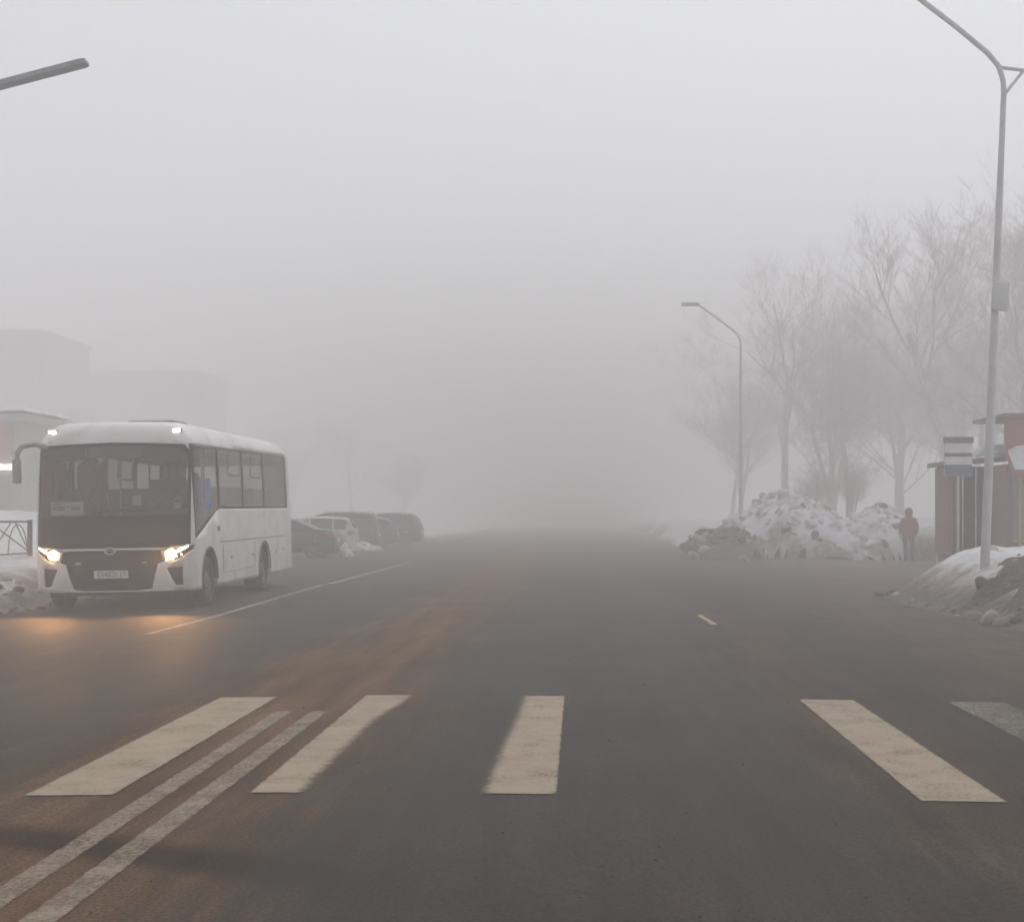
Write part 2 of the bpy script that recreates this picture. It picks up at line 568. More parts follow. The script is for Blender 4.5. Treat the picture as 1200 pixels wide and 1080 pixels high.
M['car_blue'] = mat('slate_blue_car_paint', (.03, .04, .055), .35, coat=.4, dirt=(.08, .07, .06), dirt_amt=.35)
M['car_grey'] = mat('charcoal_car_paint', (.02, .02, .022), .35, coat=.4, dirt=(.07, .06, .055), dirt_amt=.35)
M['tail'] = mat('tail_lamp', (.3, .02, .02), .3)

# ---------------------------------------------------------------- the ground
def zroad(x, y):
    z = -.018 * (math.sqrt((x + 1.5) ** 2 + 4) - 2)
    z += -.06 * math.exp(-((y - 21) / 6.5) ** 2) * sstep(-3.2, -6, x)
    return max(z, -.32)

def frange(*segs):
    """segments (start, stop, step) chained into one ascending list"""
    out = []
    for a, b, s in segs:
        n = max(1, round((b - a) / s))
        out += [a + (b - a) * i / n for i in range(n)]
    out.append(segs[-1][1])
    return out

def grid_obj(name, xs, ys, zf, mat_, keep=None, grit=None, parent=None):
    vs, idx, fs = [], {}, []
    nx, ny = len(xs), len(ys)
    for j, y in enumerate(ys):
        for i, x in enumerate(xs):
            vs.append((x, y, zf(x, y)))
    for j in range(ny - 1):
        for i in range(nx - 1):
            if keep and not keep((xs[i] + xs[i + 1]) / 2, (ys[j] + ys[j + 1]) / 2): continue
            a = j * nx + i
            fs.append((a, a + 1, a + nx + 1, a + nx))
    me = bpy.data.meshes.new(name)
    me.from_pydata(vs, [], fs)
    if grit:
        at_ = me.attributes.new('grit', 'FLOAT', 'POINT')
        at_.data.foreach_set('value', [grit(v[0], v[1], v[2]) for v in vs])
    bm = bmesh.new(); bm.from_mesh(me)
    loose = [v for v in bm.verts if not v.link_faces]
    bmesh.ops.delete(bm, geom=loose, context='VERTS')
    bm.to_mesh(me); bm.free()
    return link(name, me, mat_, parent, 60)

road = struct(grid_obj('road', frange((-16, -9, 1), (-9, 7, .4), (7, 30, 1.5)), frange((-20, 4, 2), (4, 60, .8), (60, 130, 3), (130, 420, 20)), zroad, M['road']))

def edge_right(y):       # toe of the snow on the right
    e = 5.35 + .12 * math.sin(y * .45)
    e += 3.1 * sstep(27, 31, y) + 4.8 * sstep(33, 48, y)
    e -= 7.6 * sstep(53.5, 56.5, y)
    return e
def edge_left(y):        # toe of the snow on the left
    e = -9.15 + .15 * math.sin(y * .5)
    e -= 6.0 * sstep(40, 47, y)
    e += 7.2 * sstep(82, 90, y)
    return e
def zsnow(x, y):
    er, el = edge_right(y), edge_left(y)
    n = fbm(x * .35, y * .35, 3) * .13 + fbm(x * 1.6, y * 1.6, 9, 3) * .05
    if x > (er + el) / 2:
        d_ = x - er
        hgt = .78 if y < 54 else 1.05
        z = hgt * sstep(-.1, 1.9, d_) + .25 * sstep(4, 20, d_)
    else:
        d_ = el - x
        z = .5 * sstep(-.1, 1.6, d_) + .35 * sstep(1.5, 4, d_) + .75 * sstep(3.5, 8, d_)
        if y > 82: z *= .45
    if d_ < -.1: return -.6
    k = sstep(0, 1.2, d_)
    return zroad(x, y) * (1 - k) - .06 * (1 - k) + z + n * sstep(.1, 1.4, d_)
def gritf(x, y, z):
    d_ = max(x - edge_right(y), edge_left(y) - x)
    return .95 * (1 - sstep(.3, 1.6, d_)) + .04 * (1 - sstep(2, 6, d_))
gx = frange((-420, -60, 30), (-60, -24, 3), (-24, -16, .5), (-16, -8.6, .16), (-8.6, 5, 1.2), (5, 16, .16), (16, 30, .7), (30, 60, 3), (60, 420, 30))
gy = frange((-60, 6, 6), (6, 14, .5), (14, 62, .2), (62, 100, .7), (100, 140, 3), (140, 460, 20))
ground = struct(grid_obj('ground', gx, gy, zsnow, M['snow'], grit=gritf))

# painted markings, each a sheet 4 mm above the asphalt
def marking(name, y0, y1, left, right, mat_, step=.035, worn=None):
    """worn(x, y): 0 = sound paint, 1 = scrubbed away by tyres"""
    ys = frange((y0, y1, step))
    nc = 16 if right(y0) - left(y0) > .3 else 8
    vs, fs = [], []
    for y in ys:
        a, b = left(y), right(y)
        for k in range(nc):
            x = a + (b - a) * k / (nc - 1)
            vs.append((x, y, zroad(x, y) + .005))
    for j in range(len(ys) - 1):
        for k in range(nc - 1):
            a = j * nc + k
            fs.append((a, a + 1, a + nc + 1, a + nc))
    me = bpy.data.meshes.new(name)
    me.from_pydata(vs, [], fs)
    at_ = me.attributes.new('worn', 'FLOAT', 'POINT')
    def edge(v):
        a, b = left(v[1]), right(v[1])
        e = min(v[0] - a, b - v[0], v[1] - y0, y1 - v[1])
        return .42 * (1 - sstep(0, .035, e)) + .12 * max(0, fbm(v[0] * 3, v[1] * 3, 5, 3))
    at_.data.foreach_set('value', [max(edge(v), worn(v[0], v[1]) if worn else 0.0) for v in vs])
    return link(name, me, mat_, road)
def rag(a, amp, seed):
    return lambda y: a + amp * fbm(y * 9, seed, 1, 4)
Z0, Z1 = 7.30, 11.38
marking('crosswalk_stripe', Z0, Z1 - .1, rag(-2.70, .006, 1), rag(-2.27, .008, 2), M['paint'])
marking('crosswalk_stripe', Z0 + .05, Z1, rag(-1.615, .006, 3), rag(-1.20, .006, 4), M['paint'], .05,
        lambda x, y: sstep(-1.50, -1.24, x - .10 * sstep(9.6, 11.4, y)) * .95)
marking('crosswalk_stripe', Z0 + .05, Z1, rag(-.53, .006, 22), rag(-.112, .006, 5), M['paint'], .05,
        lambda x, y: (1 - sstep(-.53, -.30, x + .05 * (1 - sstep(7.5, 11, y)))) * .95)
marking('crosswalk_stripe', Z0, Z1, rag(1.66, .006, 6), rag(2.08, .006, 7), M['paint'])
marking('crosswalk_stripe', Z0 + .2, Z1, rag(2.78, .01, 8), rag(3.22, .01, 9), M['paint_gone'])
marking('center_line', 1.0, 10.45, rag(-2.115, .008, 10), rag(-1.995, .008, 11), M['paint_worn'])
marking('center_line', 1.0, 10.45, rag(-1.87, .008, 12), rag(-1.745, .008, 13), M['paint_worn'])
marking('lane_dash', 19.3, 21.2, lambda y: 1.67 + .02 * math.sin(y * 2), lambda y: 1.76 + .02 * math.sin(y * 2 + .4), M['paint_yellow'])
marking('edge_line', 18.4, 31, rag(-5.36, .01, 14), rag(-5.24, .01, 15), M['paint_edge'], .08)
marking('edge_line', 31.4, 47, rag(-5.28, .012, 16), rag(-5.15, .012, 17), M['paint_edge'], .1)

# loose grit on the asphalt
gm = MB()
for i in range(420):
    y = 4.6 + 16 * random.random() ** 1.6
    x = random.choice([random.uniform(-6, 5.2), random.gauss(-1.95, .5), random.gauss(.3, .5)])
    r_ = random.uniform(.003, .010) * (1.6 if random.random() < .05 else 1)
    z = zroad(x, y)
    a = random.random() * 6
    vs = [(x + r_ * math.cos(a + k * 1.57) * random.uniform(.6, 1.3), y + r_ * math.sin(a + k * 1.57) * random.uniform(.6, 1.3), z - .001) for k in range(4)] + [(x, y, z + r_ * .9)]
    gm.add(vs, [(0, 1, 4), (1, 2, 4), (2, 3, 4), (3, 0, 4)])
M['gritstone'] = mat('grit_stone', (.06, .055, .05), .8, var=.6, scale=3)
go = gm.build('road_grit', M['gritstone'])
go['kind'] = 'stuff'
go['label'] = 'loose dark grit scattered on the asphalt around the crossing'
go['category'] = 'grit'

# ---------------------------------------------------------------- ploughed snow
def clod_meshes(n=7):
    out = []
    for s in range(n):
        bm = bmesh.new()
        bmesh.ops.create_icosphere(bm, subdivisions=2, radius=1)
        for v in bm.verts:
            k = 1 + .55 * noise.noise(v.co * 1.0 + Vector((s * 11, 3, 1))) + .22 * noise.noise(v.co * 2.7 + Vector((s * 7, 9, 1)))
            v.co = Vector((v.co.x * k, v.co.y * k, v.co.z * k * .75))
        me = bpy.data.meshes.new('snow_clod')
        bm.to_mesh(me); bm.free()
        for p in me.polygons: p.use_smooth = True
        out.append(me)
    return out
CM = {}
for key, m_ in (('clean', mat('clod_snow', (.70, .70, .71), .8, var=.08, bump=.5, bscale=4)), ('grey', mat('clod_grey_snow', (.44, .40, .37), .85, var=.25, bump=.5, bscale=4)), ('dirty', mat('clod_dirty_snow', (.22, .185, .145), .88, var=.25, bump=.5, bscale=4)), ('brown', mat('clod_brown_snow', (.125, .098, .07), .9, var=.3, bump=.5, bscale=4))):
    CM[key] = clod_meshes()
    for me in CM[key]: me.materials.append(m_)

def heap(name, label, xr, yr, step, zf, gf, clods, parent_cat='snow heap', group=None):
    xs = frange((xr[0], xr[1], step)); ys = frange((yr[0], yr[1], step * 1.2))
    o = grid_obj(name, xs, ys, zf, M['snow'], keep=lambda x, y: zf(x, y) > zroad(x, y) - .12, grit=gf)
    tag(o, label, parent_cat, group)
    for (x, y, s, kind) in clods:
        z = zf(x, y)
        if z < zroad(x, y) - .03: z = zroad(x, y)
        c = bpy.data.objects.new('snow_clod', random.choice(CM[kind]))
        C.objects.link(c)
        c.parent = o
        c.location = (x, y, z + s * .05)
        c.rotation_euler = (random.random() * .8, random.random() * .8, random.random() * 6.3)
        c.scale = (s * random.uniform(.8, 1.3), s * random.uniform(.8, 1.3), s * random.uniform(.7, 1.1))
    return o

# right bank beside the near kerb
def z_rb(x, y):
    toe = 5.5 + .14 * math.sin(y * .8) + .22 * fbm(y * .6, 2, 5, 3)
    end = 1 - sstep(26.2, 29.5, y + .25 * (x - 6))
    ridge = sstep(0, 1.5, x - toe) * (1 - .35 * sstep(1.8, 4.5, x - toe))
    h = (.74 + .14 * fbm(y * .4, x * .4, 8, 3)) * ridge * end
    if h <= .002: return zroad(x, y) - .2
    return zroad(x, y) + h + (.26 * fbm(x * 1.2, y * 1.2, 2, 4) + .14 * abs(fbm(x * 2.6, y * 2.6, 6, 3)) + .06 * fbm(x * 6, y * 6, 8, 2)) * min(1, h * 3) - .02
def g_rb(x, y, z):
    return 1.28 - 1.26 * sstep(.34, .56, z - zroad(x, y) - .12 * fbm(x * 1.3, y * 1.3, 4)) * sstep(6.6, 7.3, x) - .12 * fbm(x * 2, y * 2, 1) - .7 * max(0, fbm(x * 2.2, y * 2.2, 15, 4) - .25)
cl = []
for i in range(250):
    y = random.uniform(12, 29); x = 5.5 + random.random() ** 1.3 * 2.2
    cl.append((x, y, random.choice([.03, .04, .05, .07, .1, .14]) * random.uniform(.8, 1.2), random.choice(['brown', 'brown', 'dirty', 'dirty', 'grey'])))
for i in range(40):
    y = random.uniform(14, 29); cl.append((random.uniform(7.2, 8.8), y, random.uniform(.1, .26), random.choice(['clean', 'clean', 'grey'])))
heap('snow_bank', 'low brown gritty snow bank in front of the red kiosk', (5.1, 10.5), (9, 30.5), .085, z_rb, g_rb, cl, 'snow bank')

# the big pile across the verge
def z_pile(x, y):
    u = (x - 9.2) / 4.4; v = (y - 58.6) / 5.0
    base = max(0, 1 - (abs(u) ** 2.3 + abs(v) ** 2.2))
    lf = 1.0 + .32 * math.exp(-((x - 7.7) / 1.2) ** 2) - .25 * math.exp(-((x - 10.2) / .7) ** 2) + .30 * math.exp(-((x - 12.2) / 1.0) ** 2)
    if base <= 0: return zroad(x, y) - .2
    h = 1.85 * base ** .55 * lf
    return zroad(x, y) + h + (.30 * fbm(x * .9, y * .9, 4, 4) + .12 * fbm(x * 3, y * 3, 2, 3)) * min(1, h) - .03
def g_pile(x, y, z):
    return .16 + .62 * fbm(x * .8, z * 1.2, y * .3, 4) + .35 * (1 - sstep(4.2, 6.2, x)) + .2 * (1 - sstep(.05, .5, z - zroad(x, y)))
cl = []
for i in range(280):
    x = random.uniform(4.9, 13.2); y = random.uniform(53.6, 59)
    if z_pile(x, y) < zroad(x, y): continue
    cl.append((x, y, random.choice([.08, .1, .12, .15, .2]) * random.uniform(.8, 1.3), random.choice(['clean', 'clean', 'clean', 'clean', 'grey', 'grey', 'brown'])))
heap('snow_pile', 'tall rugged heap of ploughed snow chunks beside the street lamp', (4.2, 14), (53, 64), .13, z_pile, g_pile, cl, 'snow pile')

# dirty mound at its foot
def z_dm(x, y):
    u = (x - 5.0) / 1.55; v = (y - 53.2) / 4.2
    base = max(0, 1 - (u * u + v * v))
    if base <= 0: return zroad(x, y) - .2
    h = 1.05 * base ** .7
    return zroad(x, y) + h + (.22 * fbm(x * 1.3, y * 1.3, 14, 4)) * min(1, h * 2) - .02
cl = [(random.uniform(3.7, 6.2), random.uniform(50, 53.5), random.uniform(.08, .24), random.choice(['brown', 'brown', 'grey'])) for i in range(55)]
cl = [c for c in cl if z_dm(c[0], c[1]) > zroad(c[0], c[1])]
heap('snow_mound', 'dark brown dirty snow mound at the foot of the tall snow heap', (3.2, 6.8), (48.5, 57.8), .12, z_dm, lambda x, y, z: .92 - .2 * fbm(x, y, 1), cl, 'snow mound')

# long bank on the far right verge
def z_fb(x, y):
    toe = 4.9 + .3 * math.sin(y * .23) + .8 * sstep(80, 110, y)
    h = 1.25 * sstep(0, 1.6, x - toe) * sstep(64, 70, y) * (1 - sstep(124, 135, y)) * (1 - .3 * sstep(4, 7, x - toe))
    if h <= .002: return zroad(x, y) - .2
    return zroad(x, y) + h + (.2 * fbm(x * .7, y * .7, 24, 4)) * min(1, h * 2)
heap('snow_bank', 'long white snow bank along the far roadside past the tall heap', (4.4, 12), (63, 136), .2, z_fb, lambda x, y, z: .5 - .75 * sstep(.05, .35, z - zroad(x, y)), [], 'snow bank')

# left bank under the fence
def z_lb(x, y):
    toe = -8.95 - .12 * math.sin(y * .9) - .25 * fbm(y * .5, 7, 5, 3)
    h = (.40 + .1 * fbm(y * .5, x * .5, 18, 3)) * sstep(0, 1.3, toe - x) * (1 - sstep(36, 40, y)) * sstep(10, 13, y) * (1 - .4 * sstep(1.4, 2.4, toe - x))
    if h <= .002: return zroad(x, y) - .2
    return zroad(x, y) + h + (.16 * fbm(x * 1.8, y * 1.8, 31, 4) + .05 * fbm(x * 6, y * 6, 3, 3)) * min(1, h * 3) - .02
cl = [(random.uniform(-10.6, -8.7), random.uniform(21, 29), random.uniform(.04, .11), random.choice(['brown', 'brown', 'grey', 'grey', 'clean'])) for i in range(110)]
heap('snow_bank', 'lumpy grey snow bank along the kerb by the low metal fence', (-11.4, -8.5), (10, 40), .12, z_lb, lambda x, y, z: .8 - .5 * sstep(-9.4, -10.4, x) * 1.0 - .2 * fbm(x * 2, y * 2, 5) if False else .8 - .75 * sstep(9.3, 10.1, -x) - .2 * fbm(x * 2, y * 2, 5), cl, 'snow bank')

# small lumps left by the plough near the parked cars
for (x, y, sx, sz, lab) in ((-9.2, 55.4, .95, .42, 'small clean snow lump behind the black parked saloon'), (-12.2, 52.6, 1.1, .36, 'flat snow lump beside the front of the black parked saloon'), (-9.9, 66.5, 1.2, .3, 'shallow snow lump behind the white parked estate car')):
    def zl(X, Y_, x=x, y=y, sx=sx, sz=sz):
        b_ = max(0, 1 - ((X - x) / sx) ** 2 - ((Y_ - y) / (sx * .8)) ** 2)
        if b_ <= 0: return zroad(X, Y_) - .2
        return zroad(X, Y_) + sz * b_ ** .6 + .12 * fbm(X * 2, Y_ * 2, 41, 3) * min(1, b_ * 3)
    heap('snow_lump', lab, (x - sx - .1, x + sx + .1), (y - sx, y + sx), .1, zl, lambda X, Y_, z: .3 + .3 * fbm(X * 2, Y_ * 2, 3), [(x + random.uniform(-.6, .6) * sx, y + random.uniform(-.5, .3) * sx, random.uniform(.08, .16), 'clean') for k in range(8)], 'snow lump')

# ---------------------------------------------------------------- shell cutting
def in_poly(p, poly):
    x, y = p
    c = False
    n = len(poly)
    for i in range(n):
        x1, y1 = poly[i]; x2, y2 = poly[(i + 1) % n]
        if (y1 > y) != (y2 > y) and x < (x2 - x1) * (y - y1) / (y2 - y1) + x1: c = not c
    return c

def cut(bm, lay, poly, side, tagv, only=0, kx=1):
    """cut a polygon out of a shell as seen from one side ('+x','-x' use (y,z); '-y','+y' use (x,z)) and mark its faces"""
    if side == '-y' and kx != 1: poly = [(x * kx, z) for x, z in poly]
    def ok(f):
        n = f.normal
        return {'+x': n.x > .45, '-x': n.x < -.45, '-y': n.y < -.35, '+y': n.y > .35}[side]
    ax = (1, 2) if side[1] == 'x' else (0, 2)
    lo = [min(p[k] for p in poly) - .02 for k in (0, 1)]
    hi = [max(p[k] for p in poly) + .02 for k in (0, 1)]
    def near(f):
        a = [v.co[ax[0]] for v in f.verts]; b = [v.co[ax[1]] for v in f.verts]
        return max(a) > lo[0] and min(a) < hi[0] and max(b) > lo[1] and min(b) < hi[1]
    n = len(poly)
    for i in range(n):
        p, q = poly[i], poly[(i + 1) % n]
        co = Vector((0, 0, 0)); no = Vector((0, 0, 0))
        co[ax[0]], co[ax[1]] = p
        no[ax[0]], no[ax[1]] = q[1] - p[1], -(q[0] - p[0])
        if no.length < 1e-6: continue
        bm.normal_update()
        fs = [f for f in bm.faces if ok(f) and near(f) and f[lay] == only]
        es = {e for f in fs for e in f.edges}
        vs = {v for f in fs for v in f.verts}
        bmesh.ops.bisect_plane(bm, geom=list(fs) + list(es) + list(vs), plane_co=co, plane_no=no, dist=1e-5)
    bm.normal_update()
    for f in bm.faces:
        if f[lay] == only and ok(f):
            c = f.calc_center_median()
            if in_poly((c[ax[0]], c[ax[1]]), poly): f[lay] = tagv

def extract(bm, lay, tagv, name, mat_, parent, offset=0.0, thick=0.0, smooth=35):
    bm.normal_update()
    vm, vs, fs = {}, [], []
    nrm = {}
    for f in bm.faces:
        if f[lay] == tagv:
            for v in f.verts:
                nrm.setdefault(v, Vector((0, 0, 0)))
                nrm[v] += f.normal
    for f in bm.faces:
        if f[lay] == tagv:
            r = []
            for v in f.verts:
                if v not in vm:
                    vm[v] = len(vs)
                    vs.append(tuple(v.co - nrm[v].normalized() * offset))
                r.append(vm[v])
            fs.append(r)
    me = bpy.data.meshes.new(name)
    me.from_pydata(vs, [], fs)
    o = link(name, me, mat_, parent, smooth)
    if thick:
        s = o.modifiers.new('thickness', 'SOLIDIFY')
        s.thickness = thick
        s.offset = -1
    return o

def bake(o):
    dg = bpy.context.evaluated_depsgraph_get()
    me = bpy.data.meshes.new_from_object(o.evaluated_get(dg), depsgraph=dg)
    o.modifiers.clear()
    o.data = me
    return o

def circle(cx_, cz, r, n=18, a0=0, a1=360):
    return [(cx_ + r * math.cos(R(a0 + (a1 - a0) * k / n)), cz + r * math.sin(R(a0 + (a1 - a0) * k / n))) for k in range(n if a1 - a0 == 360 else n + 1)]

def text_mesh(name, s, size, mat_, parent, loc, rot, sx=1.0):
    cu = bpy.data.curves.new(name, 'FONT')
    cu.body = s; cu.size = size; cu.extrude = .001
    cu.align_x = 'CENTER'; cu.align_y = 'CENTER'
    t = bpy.data.objects.new(name, cu)
    C.objects.link(t)
    bpy.context.view_layer.update()
    dg = bpy.context.evaluated_depsgraph_get()
    me = bpy.data.meshes.new_from_object(t.evaluated_get(dg), depsgraph=dg)
    bpy.data.objects.remove(t)
    o = link(name, me, None, parent)
    me.materials.clear(); me.materials.append(mat_)
    o.location = loc; o.rotation_euler = rot; o.scale = (sx, 1, 1)
    return o

def wheel(parent, x, y, z, r, wdt, side, name='wheel', dual=False):
    """side +1: outer face towards +x"""
    s = side
    t = MB()
    prof = [(-wdt, r * .62), (-wdt, r * .93), (-wdt * .9, r), (-wdt * .1, r), (0, r * .94), (.012, r * .80), (0, r * .62), (-wdt * .25, r * .60)]
    t.lathe_x([(p[0] * s, p[1]) for p in prof], 0, 0, 0, 32)
    tyre = t.build(name, M['tyre'], parent, 40)
    tyre.location = (x, y, z)
    m = MB()
    prof = [(-.03, r * .62), (-.012, r * .585), (-.06, r * .55), (-.09, r * .40), (-.03, r * .34), (-.01, r * .2), (-.005, .001)]
    m.lathe_x([(p[0] * s, p[1]) for p in prof], 0, 0, 0, 32)
    for k in range(8):
        a = 2 * math.pi * k / 8
        c0 = Vector((-.055 * s, r * .46 * math.cos(a), r * .46 * math.sin(a)))
        m.tube([c0, c0 + Vector((.025 * s, 0, 0))], r * .035, 6)
    m.build('rim', M['rim'], tyre, 40)
    return tyre

# ---------------------------------------------------------------- the bus
BX, BY = -7.35, 23.6
def build_bus():
    W, LEN, FX = 1.27, 8.35, 1.037
    fz = zroad(BX, BY + 1.15); rzz = zroad(BX, BY + 5.45)
    pitch = (rzz - fz) / 4.3
    roll = (zroad(BX + 1.1, BY + 2) - zroad(BX - 1.1, BY + 2)) / 2.2
    bus = thing('bus', 'white city minibus with lit headlights standing at the kerb', 'bus', (BX, BY, fz - 1.15 * pitch))
    bus.rotation_euler = (pitch, -roll, 0)
    # shell: plan outlines stacked in z
    zl = [.30, .36, .5, .65, .78, .92, 1.1, 1.3, 1.55, 1.8, 2.1, 2.35, 2.56]
    lv = [(z, 0.0) for z in zl]
    for k in range(1, 8):
        a = R(90 * k / 7)
        lv.append((2.56 + .44 * math.sin(a), .40 * (1 - math.cos(a))))
    def outline(z, ins):
        rake = .05 * sstep(.5, .95, z) * 0 + .13 * max(0, (z - .95) / 1.55) ** 1.2
        if z > 2.5: rake = .135
        tuck = .05 * (1 - sstep(.3, .5, z))
        tumble = .035 * max(0, (z - 1.3) / 1.2)
        hw = W - ins - tumble
        y0 = rake + ins * .9 + tuck; y1 = LEN - ins * .8 - .05 * max(0, (z - 1.2))
        rc, rr = .26, .16
        pts = []
        nF = 14
        for k in range(nF + 1):             # front, -x to +x
            u = -1 + 2 * k / nF
            x = (hw - rc) * u
            pts.append((x, y0 + .10 * (u * u)))
        yf = y0 + .10
        for k in range(1, 7):               # front right corner
            a = R(-90 + 90 * k / 6)
            pts.append((hw - rc + rc * math.cos(a), yf + rc + rc * math.sin(a)))
        nS = 20
        ya, yb = yf + rc, y1 - rr
        for k in range(1, nS):
            pts.append((hw, ya + (yb - ya) * k / nS))
        for k in range(0, 7):
            a = R(90 * k / 6)
            pts.append((hw - rr + rr * math.cos(a), y1 - rr + rr * math.sin(a)))
        for k in range(1, 8):
            pts.append(((hw - rr) * (1 - 2 * k / 8), y1))
        for k in range(0, 7):
            a = R(90 + 90 * k / 6)
            pts.append((-hw + rr + rr * math.cos(a), y1 - rr + rr * math.sin(a)))
        for k in range(1, nS):
            pts.append((-hw, yb + (ya - yb) * k / nS))
        for k in range(0, 6):
            a = R(180 + 90 * k / 6)
            pts.append((-hw + rc + rc * math.cos(a), yf + rc + rc * math.sin(a)))
        return pts
    bm = bmesh.new()
    rings = []
    for z, ins in lv:
        rings.append([bm.verts.new((x, y, z)) for x, y in outline(z, ins)])
    n = len(rings[0])
    for a, b in zip(rings, rings[1:]):
        for k in range(n):
            bm.faces.new((a[k], a[(k + 1) % n], b[(k + 1) % n], b[k]))
    # crowned roof
    last = rings[-1]
    for s_, dz in ((.72, .015), (.4, .025)):
        nr = [bm.verts.new((v.co.x * s_, LEN / 2 + (v.co.y - LEN / 2) * (1 - (1 - s_) * .3), 3.0 + dz)) for v in rings[-1]]
        for k in range(n):
            bm.faces.new((last[k], last[(k + 1) % n], nr[(k + 1) % n], nr[k]))
        last = nr
    bm.faces.new(last)
    bmesh.ops.recalc_face_normals(bm, faces=bm.faces)
    lay = bm.faces.layers.int.new('tag')
    # wheel arches
    FA, RA, WR = 1.16, 5.46, .405
    for s_ in ('+x', '-x'):
        for ya, rr in ((FA, .53), (RA, .52)):
            arch = [(ya - rr, .2)] + [(ya + rr * math.cos(R(180 - 180 * k / 12)), .42 + rr * 1.02 * math.sin(R(180 - 180 * k / 12))) for k in range(13)] + [(ya + rr, .2)]
            cut(bm, lay, arch, s_, 99)
    # glazing
    for s_, o in (('+x', 0), ('-x', 10)):
        cut(bm, lay, [(.36, 1.26), (.40, 2.56), (1.86, 2.60), (1.86, 1.66), (1.62, 1.60)], s_, 20 + o)
        for k, (a, b) in enumerate(((2.02, 3.72), (3.86, 5.52), (5.66, 7.72))):
            cut(bm, lay, [(a, 1.66), (a, 2.60 + .015 * k), (b, 2.615 + .015 * k), (b, 1.66)], s_, 21 + k + o)
        cut(bm, lay, [(.30, 1.12), (.34, 2.63), (7.85, 2.70), (7.85, 1.60), (1.95, 1.59), (1.66, 1.54)], s_, 28 + o)
    ws = [(-1.04, 1.50), (-1.04, 2.44), (-.97, 2.555), (-.6, 2.60), (0, 2.615), (.6, 2.60), (.97, 2.555), (1.04, 2.44), (1.04, 1.50)]
    ws = [(x * 1.09, z) for x, z in ws]
    cut(bm, lay, ws, '-y', 1, 0, FX)
    mask = [(-1.165, 1.04), (-1.165, 2.50), (-1.08, 2.62), (0, 2.655), (1.08, 2.62), (1.165, 2.50), (1.165, 1.04), (.86, .985), (-.86, .985)]
    cut(bm, lay, mask, '-y', 2, 0, FX)
    cut(bm, lay, [(-.98, 1.7), (-.95, 2.5), (.95, 2.5), (.98, 1.7)], '+y', 19)
    cut(bm, lay, [(-.86, .945), (-.86, .983), (-.1, .983), (.1, .983), (.86, .983), (.86, .945), (.12, .945), (-.12, .945)], '-y', 3, 0, FX)
    for s_, t in ((1, 4), (-1, 5)):
        cut(bm, lay, [(s_ * x, z) for x, z in ((.83, .79), (.80, .90), (.86, .985), (.98, .985), (1.05, .955), (1.215, 1.03), (1.215, .955), (1.06, .84), (.95, .78))], '-y', t, 0, FX)
        cut(bm, lay, [(s_ * x, z) for x, z in ((.83, .66), (1.06, .68), (1.06, .385), (.95, .385))], '-y', 7 if s_ > 0 else 8, 0, FX)
    cut(bm, lay, [(-.74, .943), (.74, .943), (.79, .77), (.70, .735), (.60, .34), (.45, .315), (-.45, .315), (-.60, .34), (-.70, .735), (-.79, .77)], '-y', 6, 0, FX)
    body = extract(bm, lay, 0, 'body', M['white'], bus, 0, .03)
    bake(body)
    wscr = extract(bm, lay, 1, 'windscreen', M['wind'], bus, .004)
    extract(bm, lay, 2, 'front_mask', M['gloss_black'], bus, -.003, .02)
    extract(bm, lay, 3, 'chrome_strip', M['chrome'], bus, -.015, .03)
    grille = extract(bm, lay, 6, 'grille', M['grille'], bus, .03, .01)
    extract(bm, lay, 7, 'fog_lamp_recess', M['black'], bus, .05, .01)
    extract(bm, lay, 8, 'fog_lamp_recess', M['black'], bus, .05, .01)
    extract(bm, lay, 19, 'rear_window', M['tint'], bus, .004)
    for o in (0, 10):
        extract(bm, lay, 28 + o, 'window_surround', M['gloss_black'], bus, -.002, .025)
        cw = extract(bm, lay, 20 + o, 'cab_window', M['cabglass'], bus, .004)
        xs = (1 if o == 0 else -1) * 1.222
        MB().box(xs - .012, xs + .012, 1.05, 1.09, 1.55, 2.58).build('window_bar', M['black'], cw)
        for k in range(3):
            pw = extract(bm, lay, 21 + k + o, 'side_window', M['tint'] if k < 2 else M['privacy'], bus, .004)
            if k < 2:
                a, b = ((2.02, 3.72), (3.86, 5.52))[k]
                f_ = MB()
                f_.box(xs - .012, xs + .012, a + .7, b - .05, 2.16, 2.19)
                f_.box(xs - .012, xs + .012, a + .68, a + .72, 2.16, 2.56)
                f_.box(xs - .012, xs + .012, b - .07, b - .03, 2.16, 2.56)
                f_.build('sash', M['black'], pw)
    # headlights
    for s_, t in ((1, 4), (-1, 5)):
        lens = extract(bm, lay, t, 'headlight', M['black'], bus, .035, .01)
        x = s_ * .93; y = .085
        MB().add(*disc(x, y, .885, .082)).build('lamp_bulb', M['lamp'], lens)
        q = [(s_ * a, b) for a, b in ((.985, .93), (1.055, .965), (1.185, 1.018), (1.185, .99), (1.06, .915), (1.0, .895))]
        m = MB()
        m.add([(px, fronty(px) - .012, pz) for px, pz in q], [tuple(range(6))])
        m.build('running_light', M['drl'], lens)
        m = MB()
        for k in range(4):
            xx = s_ * (.86 + .075 * k)
            m.add(*disc(xx, fronty(xx) - .008, .79 + .028 * k, .016))
        m.build('indicator_row', M['drl'] if s_ > 0 else M['orange'], lens)
    # a real beam from each lamp
        ld = bpy.data.lights.new('headlight_beam', 'SPOT')
        ld.energy = 260; ld.color = (1, .47, .16); ld.spot_size = R(84); ld.spot_blend = .9; ld.shadow_soft_size = .07
        lo = bpy.data.objects.new('headlight_beam', ld)
        C.objects.link(lo); lo.parent = bus
        lo.location = (x, -.10, .885)
        lo.rotation_euler = (R(90 - 10), 0, 0)
